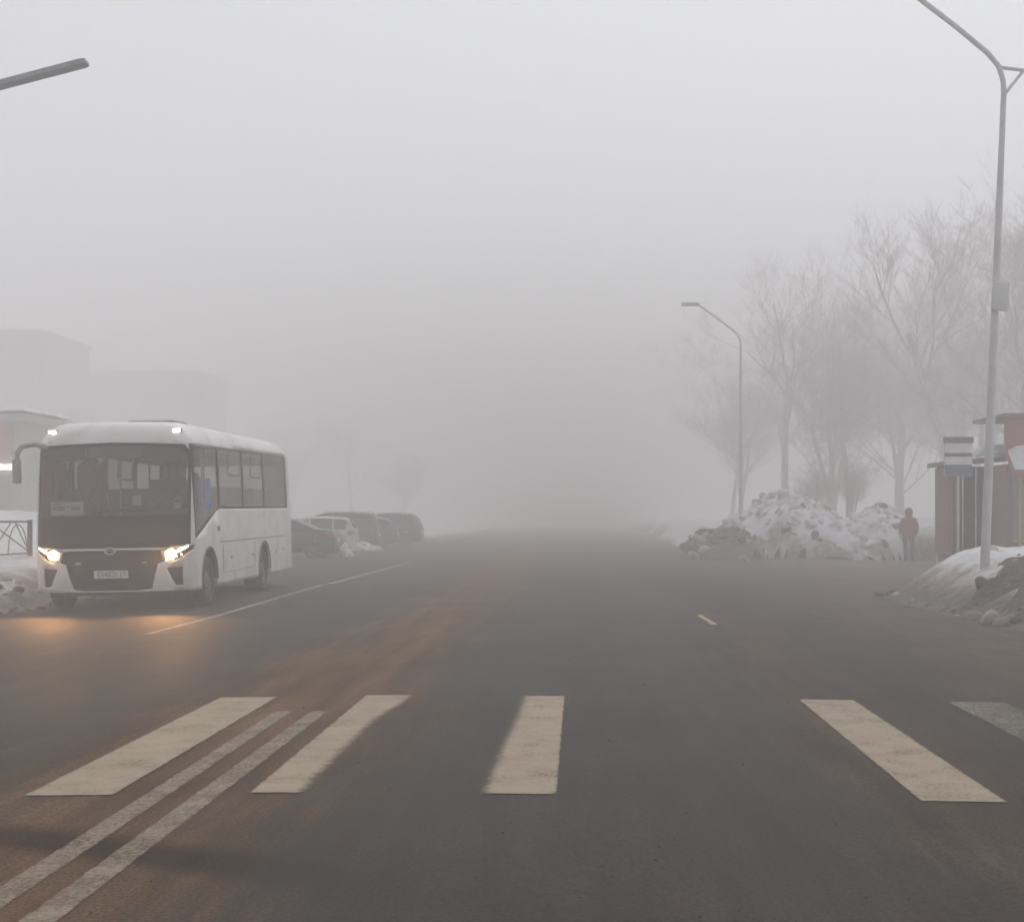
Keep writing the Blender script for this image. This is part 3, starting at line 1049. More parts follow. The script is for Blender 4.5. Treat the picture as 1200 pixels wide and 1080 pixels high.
        lo.rotation_euler = Vector((-.02, 1, .11)).to_track_quat('Z', 'Y').to_euler()
        # clearance lamp in the header
        xm = s_ * .99
        b_ = MB().box(xm - .07, xm + .07, .315, .40, 2.805, 2.88, .012).build('marker_lamp', M['black'], bus)
        MB().box(xm - .06, xm + .06, .308, .316, 2.815, 2.87).build('marker_lens', M['marker'], b_)
        MB().box(s_ * .99 - .03, s_ * .99 + .03, .235, .25, 2.665, 2.69).build('header_reflector', M['whitepanel'], bus)
    # emblem
    e = MB()
    e.tube([(.085 * math.cos(R(a)), -.03, .945 + .052 * math.sin(R(a))) for a in range(0, 361, 20)], .011, 6, False)
    em = e.build('emblem', M['chrome'], bus, 40)
    MB().add(*disc(0, -.02, .945, .05)).build('emblem_field', M['black'], em)
    MB().tube([(-.055, -.033, .935), (0, -.036, .965), (.055, -.033, .935)], .008, 6).build('emblem_bird', M['chrome'], em)
    # grille slats, plate
    for k in range(7):
        z = .36 + .055 * k
        hw_ = .58 + .16 * (z - .34) / .4
        MB().box(-hw_ + .04, hw_ - .04, .075 + .0, .10, z, z + .012).build('grille_slat', M['black'], grille)
    for s_ in (-1, 1):
        MB().box(s_ * .52 - .045, s_ * .52 + .045, .02, .05, .745, .765).build('grille_clip', M['chrome'], grille)
    p = MB().box(-.27, .27, .0, .015, .515, .64, .004).build('number_plate', M['plate'], bus)
    text_mesh('plate_letters', 'Е240СК', .115, M['ink'], p, (-.05, -.003, .577), (R(90), 0, 0), .80)
    text_mesh('plate_region', '73', .075, M['ink'], p, (.205, -.003, .592), (R(90), 0, 0), .8)
    MB().box(.148, .153, -.002, .0, .52, .635).build('plate_divider', M['ink'], p)
    # wiper, papers
    w_ = MB()
    w_.tube([(-.25, .045, 1.545), (.1, .035, 1.60), (.62, .075, 1.575)], .011, 6)
    w_.tube([(-.35, .045, 1.56), (.62, .07, 1.59)], .008, 6)
    w_.build('wiper', M['black'], bus)
    rb = MB().box(-1.02, -.50, .27, .28, 1.515, 1.735).build('route_board', M['paper'], bus)
    q = MB()
    for k, (a, b, c, d_) in enumerate(((-.99, -.83, 1.69, 1.712), (-.99, -.80, 1.60, 1.665), (-.765, -.735, 1.64, 1.665), (-.69, -.55, 1.60, 1.655), (-.98, -.9, 1.725, 1.73))):
        q.box(a, b, .266, .27, c, d_)
    q.build('route_print', mat('faded_print', (.30, .30, .31), .8), rb)
    MB().box(.29, .43, .22, .225, 1.66, 1.82).build('paper_sheet', M['paper'], bus).rotation_euler = (0, 0, 0)
    MB().box(.93, 1.04, .27, .275, 1.60, 1.69).build('paper_sticker', M['paper'], bus)
    # roof hatch, air unit
    MB().box(-.05, .72, 1.2, 2.0, 3.0, 3.06, .02).build('roof_hatch', M['cabin'], bus)
    MB().box(-.5, .5, 4.2, 5.0, 3.0, 3.06, .02).build('roof_hatch', M['white'], bus)
    # mirror on a long arm
    m = MB()
    m.tube([(-1.06, .28, 2.60), (-1.22, .16, 2.655), (-1.38, .04, 2.61), (-1.44, 0, 2.5), (-1.445, 0, 2.40)], [.045, .045, .045, .04, .035], 10)
    arm = m.build('mirror', M['mirror_grey'], bus, 50)
    MB().box(-1.525, -1.385, -.02, .07, 2.03, 2.42, .035).build('mirror_head', M['mirror_grey'], arm, 50)
    MB().box(-1.51, -1.40, .071, .075, 2.06, 2.39).build('mirror_glass', M['chrome'], arm)
    # wheels, underside
    for s_ in (1, -1):
        wheel(bus, s_ * 1.245, FA, WR, WR, .24, s_)
        wheel(bus, s_ * 1.245, RA, WR, WR, .30, s_)
    u = MB()
    u.box(-1.14, 1.14, .35, .60, .34, .9); u.box(-1.14, 1.14, 1.75, 4.9, .42, .9); u.box(-1.14, 1.14, 6.05, 7.6, .42, .9)
    u.box(-.85, .85, .6, 1.75, .42, .9); u.box(-.80, .80, 4.9, 6.05, .42, .9)
    u.tube([(-1, FA, WR), (1, FA, WR)], .06, 8); u.tube([(-1, RA, WR), (1, RA, WR)], .1, 8)
    u.box(-.95, .95, .2, .34, .24, .33)
    u.build('underbody', M['under'], bus)
    for ya in (FA, RA):
        for s_ in (1, -1):
            a = MB()
            a.tube([(s_ * W, ya + .535 * math.cos(R(k)), .42 + .545 * math.sin(R(k))) for k in range(0, 181, 10)], .018, 6)
            a.build('wheel_arch_trim', M['cabin'], bus, 50)
    # side details
    for (y, z) in ((2.72, .74), (4.45, .74), (6.55, .74), (7.3, .76)):
        MB().box(W - .003, W + .011, y - .05, y + .05, z - .022, z + .022).build('side_reflector', M['orange'], bus)
    MB().box(W - .001, W + .005, 1.9, 7.4, 1.02, 1.035).build('side_moulding', M['cabin'], bus)
    hp = MB().box(W - .003, W + .007, 2.1, 4.6, .5, .505)
    hp.box(W - .003, W + .007, 2.1, 2.105, .5, .98); hp.box(W - .003, W + .007, 4.595, 4.6, .5, .98)
    hp.build('locker_seam', M['cabin'], bus)
    MB().box(W - .003, W + .025, 1.76, 1.84, 1.22, 1.30, .01).build('filler_cap', M['cabin'], bus)
    # interior
    MB().box(-1.17, 1.17, .45, 7.85, .9, .98).build('floor_deck', M['cabin'], bus)
    MB().box(-1.15, 1.15, .35, 7.5, 2.66, 2.70).build('ceiling_lining', M['cabin'], bus)
    d_ = MB().box(-1.1, 1.1, .34, .80, 1.2, 1.50, .05)
    d_.box(.35, 1.05, .55, .85, 1.35, 1.62, .06)
    d_.build('dashboard', M['dash'], bus, 40)
    st = MB()
    st.tube([(.72 + .23 * math.cos(R(a)), .98 - .09 * math.sin(R(a)) , 1.68 + .20 * math.sin(R(a))) for a in range(0, 361, 15)], .018, 8, False)
    st.tube([(.72, .8, 1.5), (.72, .98, 1.68)], .025, 6)
    st.tube([(.5, .98, 1.68), (.94, .98, 1.68)], .014, 6)
    st.build('steering_wheel', M['dash'], bus, 40)
    MB().box(-.45, .45, .36, .50, 2.42, 2.60, .03).build('destination_display', M['cabin'], bus)
    MB().box(.45, 1.1, .34, .42, 2.34, 2.60, .02).build('sun_visor', M['dash'], bus)
    MB().box(-1.1, -.5, .34, .42, 2.38, 2.60, .02).build('sun_visor', M['dash'], bus)
    MB().box(.1, 1.12, 1.85, 1.89, 1.0, 2.1).build('cab_partition', M['dash'], bus)
    pr = MB()
    for (x, y) in ((-.25, 1.4), (-.25, 3.1), (.3, 4.6)):
        pr.tube([(x, y, .98), (x, y, 2.68)], .018, 8)
    pr.build('grab_pole', M['yellow'], bus)
    for x, ys in ((.78, (1.25, 2.5, 3.3, 4.1, 4.9, 5.7, 6.6)), (-.78, (3.3, 4.1, 4.9, 5.7, 6.6)), (0, (6.9,))):
        for y in ys:
            s_ = MB()
            s_.box(x - .40 if y > 2 else x - .25, x + .36 if y > 2 else x + .25, y, y + .45, 1.25, 1.40, .04)
            s_.box(x - .40 if y > 2 else x - .25, x + .36 if y > 2 else x + .25, y + .40, y + .52, 1.35, 1.98, .05)
            s_.box(x - .1, x + .1, y + .1, y + .3, .98, 1.27)
            s_.build('passenger_seat' if y > 2 else 'driver_seat', M['seat'], bus, 40)
    cu = MB()
    n_ = 14
    for k in range(n_ + 1):
        y = .98 + .84 * k / n_
        dx = .022 * math.sin(k * 2.1)
        cu.v += [(1.135 + dx, y, 1.54), (1.135 + dx * .5, y, 2.10), (1.15 + dx, y, 1.54), (1.15 + dx * .5, y, 2.10)]
    for k in range(n_):
        a = k * 4
        cu.f += [(a, a + 4, a + 5, a + 1), (a + 2, a + 3, a + 7, a + 6), (a + 1, a + 5, a + 7, a + 3), (a, a + 2, a + 6, a + 4)]
    cu.build('cab_curtain', M['blue_jacket'], bus, 60)
    bm.free()
    return bus

def fronty(x):
    a = abs(x)
    if a <= 1.01: return .10 * (a / 1.01) ** 2
    return .10 + .26 - math.sqrt(max(0, .26 ** 2 - min(.255, a - 1.01) ** 2))

def disc(x, y, z, r, n=20):
    vs = [(x + r * math.cos(2 * math.pi * k / n), y - .0, z + r * math.sin(2 * math.pi * k / n)) for k in range(n)] + [(x, y - r * .35, z)]
    return vs, [(k, (k + 1) % n, n) for k in range(n)]
bus = build_bus()

# ---------------------------------------------------------------- people
def skin_mesh(name, nodes, edges, mat_, parent, root=0, sub=2):
    me = bpy.data.meshes.new(name)
    me.from_pydata([p[0] for p in nodes], edges, [])
    o = bpy.data.objects.new(name, me)
    C.objects.link(o)
    o.modifiers.new('skin', 'SKIN')
    if not me.skin_vertices: me.skin_vertices.new(name='')
    for i, p in enumerate(nodes):
        r = p[1]
        me.skin_vertices[0].data[i].radius = r if isinstance(r, tuple) else (r, r)
        me.skin_vertices[0].data[i].use_root = (i == root)
    s = o.modifiers.new('sub', 'SUBSURF'); s.levels = sub; s.render_levels = sub
    bpy.context.view_layer.update()
    bake(o)
    o.data.materials.clear(); o.data.materials.append(mat_)
    for p in o.data.polygons: p.use_smooth = True
    o.parent = parent
    return o

def person(label, loc, rz, pose, jacket, group=None, hood=True):
    """faces local -y; height about 1.76 m standing"""
    p = thing('person', label, 'person', loc, rz)
    J = dict(pelvis=(0, 0, .95), chest=(0, .01, 1.25), neck=(0, .0, 1.47), head=(0, -.015, 1.60), top=(0, -.01, 1.70))
    for s, k in ((1, 'l'), (-1, 'r')):
        J['sh' + k] = (s * .19, .01, 1.41); J['el' + k] = (s * .25, .03, 1.13); J['wr' + k] = (s * .26, -.06, .89)
        J['hip' + k] = (s * .095, 0, .90); J['kn' + k] = (s * .10, -.02, .50); J['an' + k] = (s * .105, .02, .09); J['toe' + k] = (s * .125, -.15, .05)
    J.update(pose)
    V = {k: Vector(v) for k, v in J.items()}
    names = list(V)
    # the body: one continuous skinned figure with head, hands and fingers
    rad = dict(pelvis=(.14, .11), chest=(.15, .11), neck=.055, head=(.075, .095), top=(.062, .075))
    nodes, idx = [], {}
    def addn(k, co, r):
        idx[k] = len(nodes); nodes.append((tuple(co), r)); return idx[k]
    addn('pelvis', V['pelvis'], rad['pelvis'])
    edges = []
    def ch(a, b, co, r):
        addn(b, co, r); edges.append((idx[a], idx[b]))
    ch('pelvis', 'chest', V['chest'], rad['chest']); ch('chest', 'neck', V['neck'], .055)
    ch('neck', 'head', V['head'], (.082, .095)); ch('head', 'top', V['top'], (.062, .072))
    for k in 'lr':
        s = 1 if k == 'l' else -1
        ch('chest', 'sh' + k, V['sh' + k], .058); ch('sh' + k, 'el' + k, V['el' + k], .045); ch('el' + k, 'wr' + k, V['wr' + k], .030)
        dr = (V['wr' + k] - V['el' + k]).normalized()
        side = Vector((0, 1, 0)) - dr * dr.y
        side = side.normalized() if side.length > .1 else Vector((0, 0, 1))
        ch('wr' + k, 'palm' + k, V['wr' + k] + dr * .07, (.038, .02))
        for q in range(4):
            off = side * (.03 - .02 * q)
            ln = (.075, .085, .08, .06)[q]
            c1 = V['wr' + k] + dr * (.11 + ln * .45) + off + Vector((-s * .008, 0, 0))
            c2 = V['wr' + k] + dr * (.11 + ln) + off + Vector((-s * .026, 0, 0))
            ch('palm' + k, 'fa%s%d' % (k, q), c1, .009); ch('fa%s%d' % (k, q), 'fb%s%d' % (k, q), c2, .008)
        ch('palm' + k, 'th' + k, V['wr' + k] + dr * .07 - side * .05 + Vector((-s * .01, 0, 0)), .011)
        ch('th' + k, 'tt' + k, V['wr' + k] + dr * .11 - side * .062 + Vector((-s * .02, 0, 0)), .009)
        ch('pelvis', 'hip' + k, V['hip' + k], .085); ch('hip' + k, 'kn' + k, V['kn' + k], .058); ch('kn' + k, 'an' + k, V['an' + k], .04)
        ch('an' + k, 'toe' + k, V['toe' + k], .035)
    skin_mesh('body', nodes, edges, M['skin'], p)
    # face: nose, eyes, ears, mouth
    hd = V['head']
    f = MB()
    f.tube([hd + Vector((0, -.09, .035)), hd + Vector((0, -.118, -.005))], [.008, .016], 6)
    f.tube([hd + Vector((-.025, -.092, -.045)), hd + Vector((.025, -.092, -.045))], .008, 6)
    for s in (1, -1):
        f.tube([hd + Vector((s * .08, .0, -.02)), hd + Vector((s * .092, .01, .03))], [.014, .02], 6)
    f.build('face_features', M['skin'], p, 60)
    e = MB()
    for s in (1, -1):
        e.tube([hd + Vector((s * .032 - .012, -.092, .03)), hd + Vector((s * .032 + .012, -.092, .03))], .009, 6)
    e.build('eyes', M['hair'], p)
    # jacket, hood or hair, trousers, boots
    nd = [(tuple(V['pelvis'] + Vector((0, 0, -.20))), (.215, .17)), (tuple(V['pelvis'].lerp(V['chest'], .5)), (.25, .18)), (tuple(V['chest'] + Vector((0, 0, .06))), (.24, .17)), (tuple(V['neck'] + Vector((0, 0, -.02))), (.115, .10)), (tuple(V['neck'] + Vector((0, 0, .05))), (.075, .07))]
    ed = [(0, 1), (1, 2), (2, 3), (3, 4)]
    for k in 'lr':
        i = len(nd)
        nd += [(tuple(V['sh' + k] + Vector((0, 0, -.045))), .085), (tuple(V['el' + k]), .075), (tuple(V['el' + k].lerp(V['wr' + k], .95)), .06)]
        ed += [(2, i), (i, i + 1), (i + 1, i + 2)]
    skin_mesh('jacket', nd, ed, jacket, p, 1)
    hh = V['head']
    e_ = MB()
    nu, nv = 14, 10
    rx, ry, rz_ = (.135, .145, .165) if hood else (.095, .108, .125)
    cen = hh + (Vector((0, .022, .0)) if hood else Vector((0, .02, .035)))
    for a in range(nv + 1):
        th = math.pi * a / nv
        for b in range(nu):
            ph = 2 * math.pi * b / nu
            sx_ = math.sin(th)
            y_ = ry * sx_ * math.sin(ph)
            if not hood: y_ = max(y_, -.06)
            e_.v.append((cen.x + rx * sx_ * math.cos(ph), cen.y + max(y_, -.085), cen.z + rz_ * math.cos(th)))
    for a in range(nv):
        for b in range(nu):
            q = a * nu + b; q2 = a * nu + (b + 1) % nu
            e_.f.append((q, q2, q2 + nu, q + nu))
    e_.build('hood' if hood else 'hair', jacket if hood else M['hair'], p, 80)
    nd = [(tuple(V['pelvis']), (.16, .13))]
    ed = []
    for k in 'lr':
        i = len(nd)
        nd += [(tuple(V['hip' + k]), .105), (tuple(V['kn' + k]), .078), (tuple(V['kn' + k].lerp(V['an' + k], .9)), .068)]
        ed += [(0, i), (i, i + 1), (i + 1, i + 2)]
    skin_mesh('trousers', nd, ed, M['dark_cloth'], p)
    for k in 'lr':
        nd = [(tuple(V['an' + k] + Vector((0, 0, .10))), .062), (tuple(V['an' + k] + Vector((0, .0, -.02))), (.062, .062)), (tuple(V['toe' + k]), (.05, .045))]
        skin_mesh('boot', nd, [(0, 1), (1, 2)], M['black'], p)
    return p
px, py = 11.6, 52.9
ped = person('pedestrian in a red hooded jacket and dark trousers at the foot of the snow heap', (px, py, zroad(px, py) - .005), R(172), dict(knl=(.10, -.07, .50), anl=(.10, .0, .09), toel=(.12, -.16, .05), anr=(-.10, .10, .11), toer=(-.12, -.05, .05), ell=(.26, .05, 1.13), elr=(-.26, .0, 1.13), wrr=(-.25, -.10, .90)), M['red_jacket'])
ped.scale = (1.08, 1.08, 1.08)
sit = dict(pelvis=(0, 0, .47), chest=(0, .02, .77), neck=(0, .02, 1.0), head=(0, .0, 1.13), top=(0, .0, 1.23))
for s, k in ((1, 'l'), (-1, 'r')):
    sit.update({'sh' + k: (s * .19, .02, .94), 'el' + k: (s * .27, -.12, .72), 'wr' + k: (s * .20, -.36, .80), 'hip' + k: (s * .1, 0, .45), 'kn' + k: (s * .13, -.42, .50), 'an' + k: (s * .13, -.46, .10), 'toe' + k: (s * .14, -.60, .06)})
bz = bus.location.z
person('bus driver in a blue jacket sitting behind the steering wheel', (BX + .92, BY + 1.42, bz + .95), 0, sit, M['blue_jacket'], hood=False)
person('standing passenger in a dark red coat behind the bus windscreen', (BX - .93, BY + 1.9, bz + .985), R(160), dict(wrl=(.15, -.25, 1.15), ell=(.27, -.06, 1.12)), M['red_jacket'], hood=False)

# ---------------------------------------------------------------- parked cars (length along local +y = tail)
def car(name, label, loc, rz, paint, kind):
    L_, W_, HH = {'saloon': (4.45, .86, 1.46), 'estate': (4.5, .87, 1.56), 'van': (4.6, .90, 1.80), 'hatch': (4.1, .85, 1.55), 'suv': (4.5, .92, 1.74)}[kind]
    c = thing(name, label, 'car', loc, rz, None)
    rw = {'suv': .36, 'van': .33}.get(kind, .31)
    belt = {'van': 1.05, 'suv': 1.08}.get(kind, .95)
    # upper profile: y -> height along the car, nose at y=0
    prof = {'saloon': [(0, .55), (.08, .72), (1.05, .93), (1.25, .97), (2.0, 1.40), (2.5, 1.46), (3.0, 1.43), (3.72, 1.08), (4.3, 1.02), (4.42, .85), (4.45, .55)],
            'estate': [(0, .55), (.08, .76), (1.0, .98), (1.2, 1.02), (1.9, 1.46), (2.4, 1.55), (3.2, 1.56), (4.0, 1.50), (4.25, 1.35), (4.44, .95), (4.5, .55)],
            'van': [(0, .55), (.08, .82), (.8, 1.06), (.95, 1.10), (1.7, 1.66), (2.2, 1.79), (3.4, 1.80), (4.3, 1.75), (4.48, 1.5), (4.57, 1.0), (4.6, .55)],
            'hatch': [(0, .55), (.08, .76), (.9, .98), (1.1, 1.02), (1.8, 1.47), (2.3, 1.55), (3.0, 1.54), (3.6, 1.45), (3.9, 1.2), (4.06, .95), (4.1, .55)],
            'suv': [(0, .6), (.08, .88), (1.1, 1.10), (1.3, 1.13), (1.95, 1.60), (2.4, 1.72), (3.3, 1.74), (4.0, 1.68), (4.27, 1.45), (4.46, 1.05), (4.5, .6)]}[kind]
    def top(y):
        for (a, b), (c_, d_) in zip(prof, prof[1:]):
            if a <= y <= c_: return b + (d_ - b) * (y - a) / (c_ - a)
        return prof[-1][1]
    ys = sorted(set([round(L_ * k / 44, 4) for k in range(45)] + [p[0] for p in prof]))
    bm = bmesh.new()
    rings = []
    zb = .26 if kind != 'suv' else .32
    for y in ys:
        t = top(y)
        e = min(y, L_ - y)
        w_ = W_ * (1 - .16 * (1 - sstep(0, .55, e)) ** 1.5)
        cab = max(0, t - belt)
        bl = min(t, belt)
        pts = [(w_ * .9, zb), (w_ * .985, zb + .1), (w_ * 1.0, .55), (w_ * .985, .55 + (bl - .55) * .65), (w_ * .955, bl - .02)]
        if cab > .03:
            pts += [(w_ * .925, bl), (w_ * .925 - cab * .20, bl + cab * .5), (w_ * .925 - cab * .38, bl + cab * .88), (w_ * .925 - cab * .58, bl + cab * .97), (0, t)]
        else:
            pts += [(w_ * .90, bl - .005), (w_ * .80, bl + .0), (w_ * .62, t + .005), (w_ * .4, t + .012), (0, t + .018)]
        ring = [bm.verts.new((x, y, z)) for x, z in pts] + [bm.verts.new((-x, y, z)) for x, z in pts[-2::-1]]
        rings.append(ring)
    n = len(rings[0])
    for a, b in zip(rings, rings[1:]):
        for k in range(n - 1):
            bm.faces.new((a[k], b[k], b[k + 1], a[k + 1]))
    bm.faces.new(rings[0]); bm.faces.new(rings[-1][::-1])
    bmesh.ops.recalc_face_normals(bm, faces=bm.faces)
    lay = bm.faces.layers.int.new('tag')
    FA, RA = .85, L_ - .82
    for s_ in ('+x', '-x'):
        for ya in (FA, RA):
            cut(bm, lay, [(ya - rw - .06, .1)] + [(ya + (rw + .06) * math.cos(R(180 - 18 * k)), rw + (rw + .06) * math.sin(R(180 - 18 * k))) for k in range(11)] + [(ya + rw + .06, .1)], s_, 99)
        P = lambda y, m=.09: (y, top(y) - m)
        base = belt + .02
        fr = {'saloon': 1.45, 'estate': 1.4, 'van': 1.2, 'hatch': 1.3, 'suv': 1.5}[kind]
        mid = 2.45
        bk = {'saloon': 3.55, 'estate': 4.1, 'van': 4.3, 'hatch': 3.65, 'suv': 4.1}[kind]
        def band(a, b):
            q = [(a, base), (b, base)]
            for k in range(6):
                y = b + (a - b) * k / 5
                q.append((y, max(base + .03, top(y) - .10)))
            return q
        t0 = 10 if s_ == '+x' else 20
        cut(bm, lay, band(fr, mid - .05), s_, t0)
        cut(bm, lay, band(mid + .05, bk - .62 if kind != 'saloon' else bk), s_, t0 + 1)
        if kind != 'saloon': cut(bm, lay, band(bk - .55, bk), s_, t0 + 2)
    cut(bm, lay, [(-.62, belt + .06), (.62, belt + .06), (.52, HH - .12), (-.52, HH - .12)], '-y', 30)
    cut(bm, lay, [(-.60, belt + .08), (.60, belt + .08), (.50, HH - .14), (-.50, HH - .14)], '+y', 31)
    for s_ in (1, -1):
        cut(bm, lay, [(s_ * x, z) for x, z in ((.58, .72), (.60, .92), (.84, .95), (.84, .72))], '+y', 40 if s_ > 0 else 41)
        cut(bm, lay, [(s_ * x, z) for x, z in ((.45, .58), (.45, .70), (.8, .75), (.8, .6))], '-y', 42 if s_ > 0 else 43)
    body = extract(bm, lay, 0, 'body', paint, c, 0, .02, 30)
    for t, nm in ((10, 'side_window'), (11, 'side_window'), (12, 'quarter_window'), (20, 'side_window'), (21, 'side_window'), (22, 'quarter_window'), (30, 'windscreen'), (31, 'rear_window')):
        if any(f[lay] == t for f in bm.faces):
            extract(bm, lay, t, nm, M['privacy'], c, .008)
    for t, nm, m_ in ((40, 'tail_light', M['tail']), (41, 'tail_light', M['tail']), (42, 'headlight', M['rim']), (43, 'headlight', M['rim'])):
        if any(f[lay] == t for f in bm.faces): extract(bm, lay, t, nm, m_, c, -.006, .02)
    bm.free()
    for s_ in (1, -1):
        for ya in (FA, RA):
            wheel(c, s_ * (W_ - .03), ya, rw, rw, .2, s_)
        MB().box(s_ * (W_ + .02), s_ * (W_ + .18), 1.42, 1.55, belt + .01, belt + .14, .02).build('door_mirror', paint, c, 40)
        for y in (2.3, 3.3):
            MB().box(s_ * (W_ - .015), s_ * (W_ + .018), y, y + .16, belt - .16, belt - .13).build('door_handle', paint, c)
    u = MB().box(-W_ + .22, W_ - .22, .15, L_ - .15, .2, .5)
    u.build('underbody', M['under'], c)
    pb = MB().box(-.26, .26, L_ + .0, L_ + .012, .62, .73).build('number_plate', M['plate'], c)
    return c
def park(kind, name, label, xr, y, paint, a=0):
    """tail at world x=xr, nose pointing left"""
    L_ = {'saloon': 4.45, 'estate': 4.5, 'van': 4.6, 'hatch': 4.1, 'suv': 4.5}[kind]
    rz = R(-90 + a)
    x0 = xr - L_ * math.cos(R(a))
    y0 = y - L_ * math.sin(R(a)) * 1
    return car(name, label, (x0, y0, zroad(xr - 2.2, y)), rz, paint, kind)
park('saloon', 'parked_car', 'black saloon parked beside the bus with its boot to the road', -8.75, 54.6, M['car_black'])
park('estate', 'parked_car', 'white estate car parked between two dark cars', -10.05, 68.0, M['car_white'])
park('van', 'parked_car', 'dark green people carrier parked next to the white estate car', -9.5, 71.4, M['car_green'])
park('hatch', 'parked_car', 'slate blue hatchback parked between the people carrier and the off-roader', -9.0, 74.6, M['car_blue'])
park('suv', 'parked_car', 'charcoal off-roader with rounded tail at the end of the parked row', -8.15, 78.0, M['car_grey'])

# ---------------------------------------------------------------- street lamps
def lamp_right(x, y, lean, label, box=False, bracket=False):
    t = thing('street_lamp', label, 'street lamp', (x, y, zroad(x, y)), 0)
    t.rotation_euler = (0, lean, 0)
    hgt = 8.45
    MB().tube([(0, 0, -.3), (0, 0, 3.0), (0, 0, 6.0), (0, 0, hgt - .15)], [.080, .072, .058, .045], 12).build('pole', M['steel'], t, 40)
    MB().box(-.16, .16, -.16, .16, .0, .06).build('base_flange', M['steel'], t)
    arc = [(0, 0, hgt - .2), (-.02, 0, hgt + .0), (-.10, 0, hgt + .22), (-.28, 0, hgt + .42), (-.8, 0, hgt + .82), (-1.7, 0, hgt + 1.45)]
    MB().tube(arc, .042, 10).build('arm', M['steel'], t, 40)
    h = MB()
    h.box(-2.35, -1.65, -.13, .13, hgt + 1.40, hgt + 1.52, .03)
    hd = h.build('lamp_head', M['lampgrey'], t, 40)
    MB().box(-2.28, -1.85, -.10, .10, hgt + 1.392, hgt + 1.40).build('lamp_glass', M['whitepanel'], hd)
    if bracket:
        b = MB()
        b.tube([(-.08, 0, hgt + .2), (.4, 0, hgt + .16), (.9, 0, hgt + .28)], .03, 8)
        b.tube([(.0, 0, hgt - .25), (.12, 0, hgt - .08), (.30, 0, hgt + .16)], .026, 8)
        b.build('bracket', M['steel'], t, 40)
    if box:
        MB().box(-.09, .17, -.2, -.07, 4.75, 5.2, .02).build('control_box', M['steel'], t, 40)
    return t
lamp_right(6.45, 24.0, R(2.3), 'leaning grey street lamp behind the bus stop sign', True, True)
lamp_right(6.4, 59.6, 0, 'upright street lamp rising beside the tall snow heap')

t = thing('street_lamp', 'street lamp on the fence side with a straight sloping arm over the road', 'street lamp', (-9.7, 18.0, zroad(-9.7, 18)))
MB().tube([(0, 0, -.3), (0, 0, 3), (0, 0, 5.75)], [.11, .095, .07], 12).build('pole', M['steel'], t, 40)
tip = at(102, 73, 18); tip.z -= t.location.z
end = Vector((tip.x + 9.7, 0, tip.z))
a0 = Vector((0, 0, end.z - end.x * .262))
mid = a0.lerp(end, .70)
MB().tube([a0 + Vector((0, 0, -.4)), a0 + Vector((.05, 0, -.05)), a0.lerp(end, .1), mid], .038, 10).build('arm', M['steel'], t, 40)
u = (end - a0).normalized(); nrm = Vector((-u.z, 0, u.x))
h = MB()
vs = []
for s_, hw_, th in ((mid - u * .5, .045, .030), (mid - u * .3, .09, .031), (end - u * .06, .10, .029), (end, .08, .025)):
    for dy in (-hw_, hw_):
        for dn in (-th, th):
            vs.append(s_ + Vector((0, dy, 0)) + nrm * dn)
fs = []
for k in range(3):
    b = k * 4
    fs += [(b, b + 4, b + 5, b + 1), (b + 2, b + 3, b + 7, b + 6), (b, b + 2, b + 6, b + 4), (b + 1, b + 5, b + 7, b + 3)]
fs += [(0, 1, 3, 2), (12, 14, 15, 13)]
h.add(vs, fs)
h.build('lamp_head', M['lampgrey'], t)

# ---------------------------------------------------------------- low metal fence on the left
def fence():
    x = -11.05
    f = thing('metal_fence', 'low metal pedestrian fence standing in the snow beside the bus', 'fence', (x, 26.1, .0))
    posts = [0, 2.05, 4.1]
    for y in posts:
        MB().box(-.04, .04, y - .04, y + .04, -.2, 1.30).build('post', M['fence'], f)
    for a, b in zip(posts, posts[1:]):
        MB().box(-.018, .018, a + .04, b - .04, 1.245, 1.285).build('rail', M['fence'], f)
        MB().box(-.018, .018, a + .04, b - .04, .62, .65).build('rail', M['fence'], f)
        m = (a + b) / 2
        for (p, q) in (((a + .05, 1.24), (b - .05, .66)), ((a + .05, .66), (m, 1.24)), ((b - .05, .66), (m + .25, 1.24))):
            MB().tube([(0, p[0], p[1]), (0, q[0], q[1])], .013, 6).build('brace', M['fence'], f)
        arc = [(0, b - .15 - .5 + .5 * math.cos(R(k)), .66 + .55 * math.sin(R(k))) for k in range(0, 181, 20)]
        MB().tube(arc, .011, 6).build('hoop', M['fence'], f)
fence()

# ---------------------------------------------------------------- bus stop: sign, shelter, kiosk
def sign():
    y = 32.0
    c = at(1123, 606, y)
    s = thing('bus_stop_sign', 'striped white and slate bus stop sign in front of the shelter', 'bus stop sign', (c.x, y, .1))
    MB().tube([(0, .03, -.2), (0, .03, 2.95)], .03, 10).build('pole', M['steel'], s, 40)
    hw = .29
    for nm, z0, z1, m_ in (('dark_header', 2.83, 2.96, M['signgrey']), ('white_band', 2.62, 2.828, M['whitepanel']), ('grey_band', 2.54, 2.618, M['signgrey']), ('white_band', 2.37, 2.538, M['whitepanel']), ('slate_band', 2.14, 2.368, M['signblue'])):
        e = .03 if nm == 'dark_header' else 0
        MB().box(-hw - e, hw + e, -.02 - e * .3, .0, z0, z1).build(nm, m_, s)
    MB().box(-hw - .01, hw + .01, .002, .03, 2.13, 2.97).build('backing', M['steel'], s)
sign()

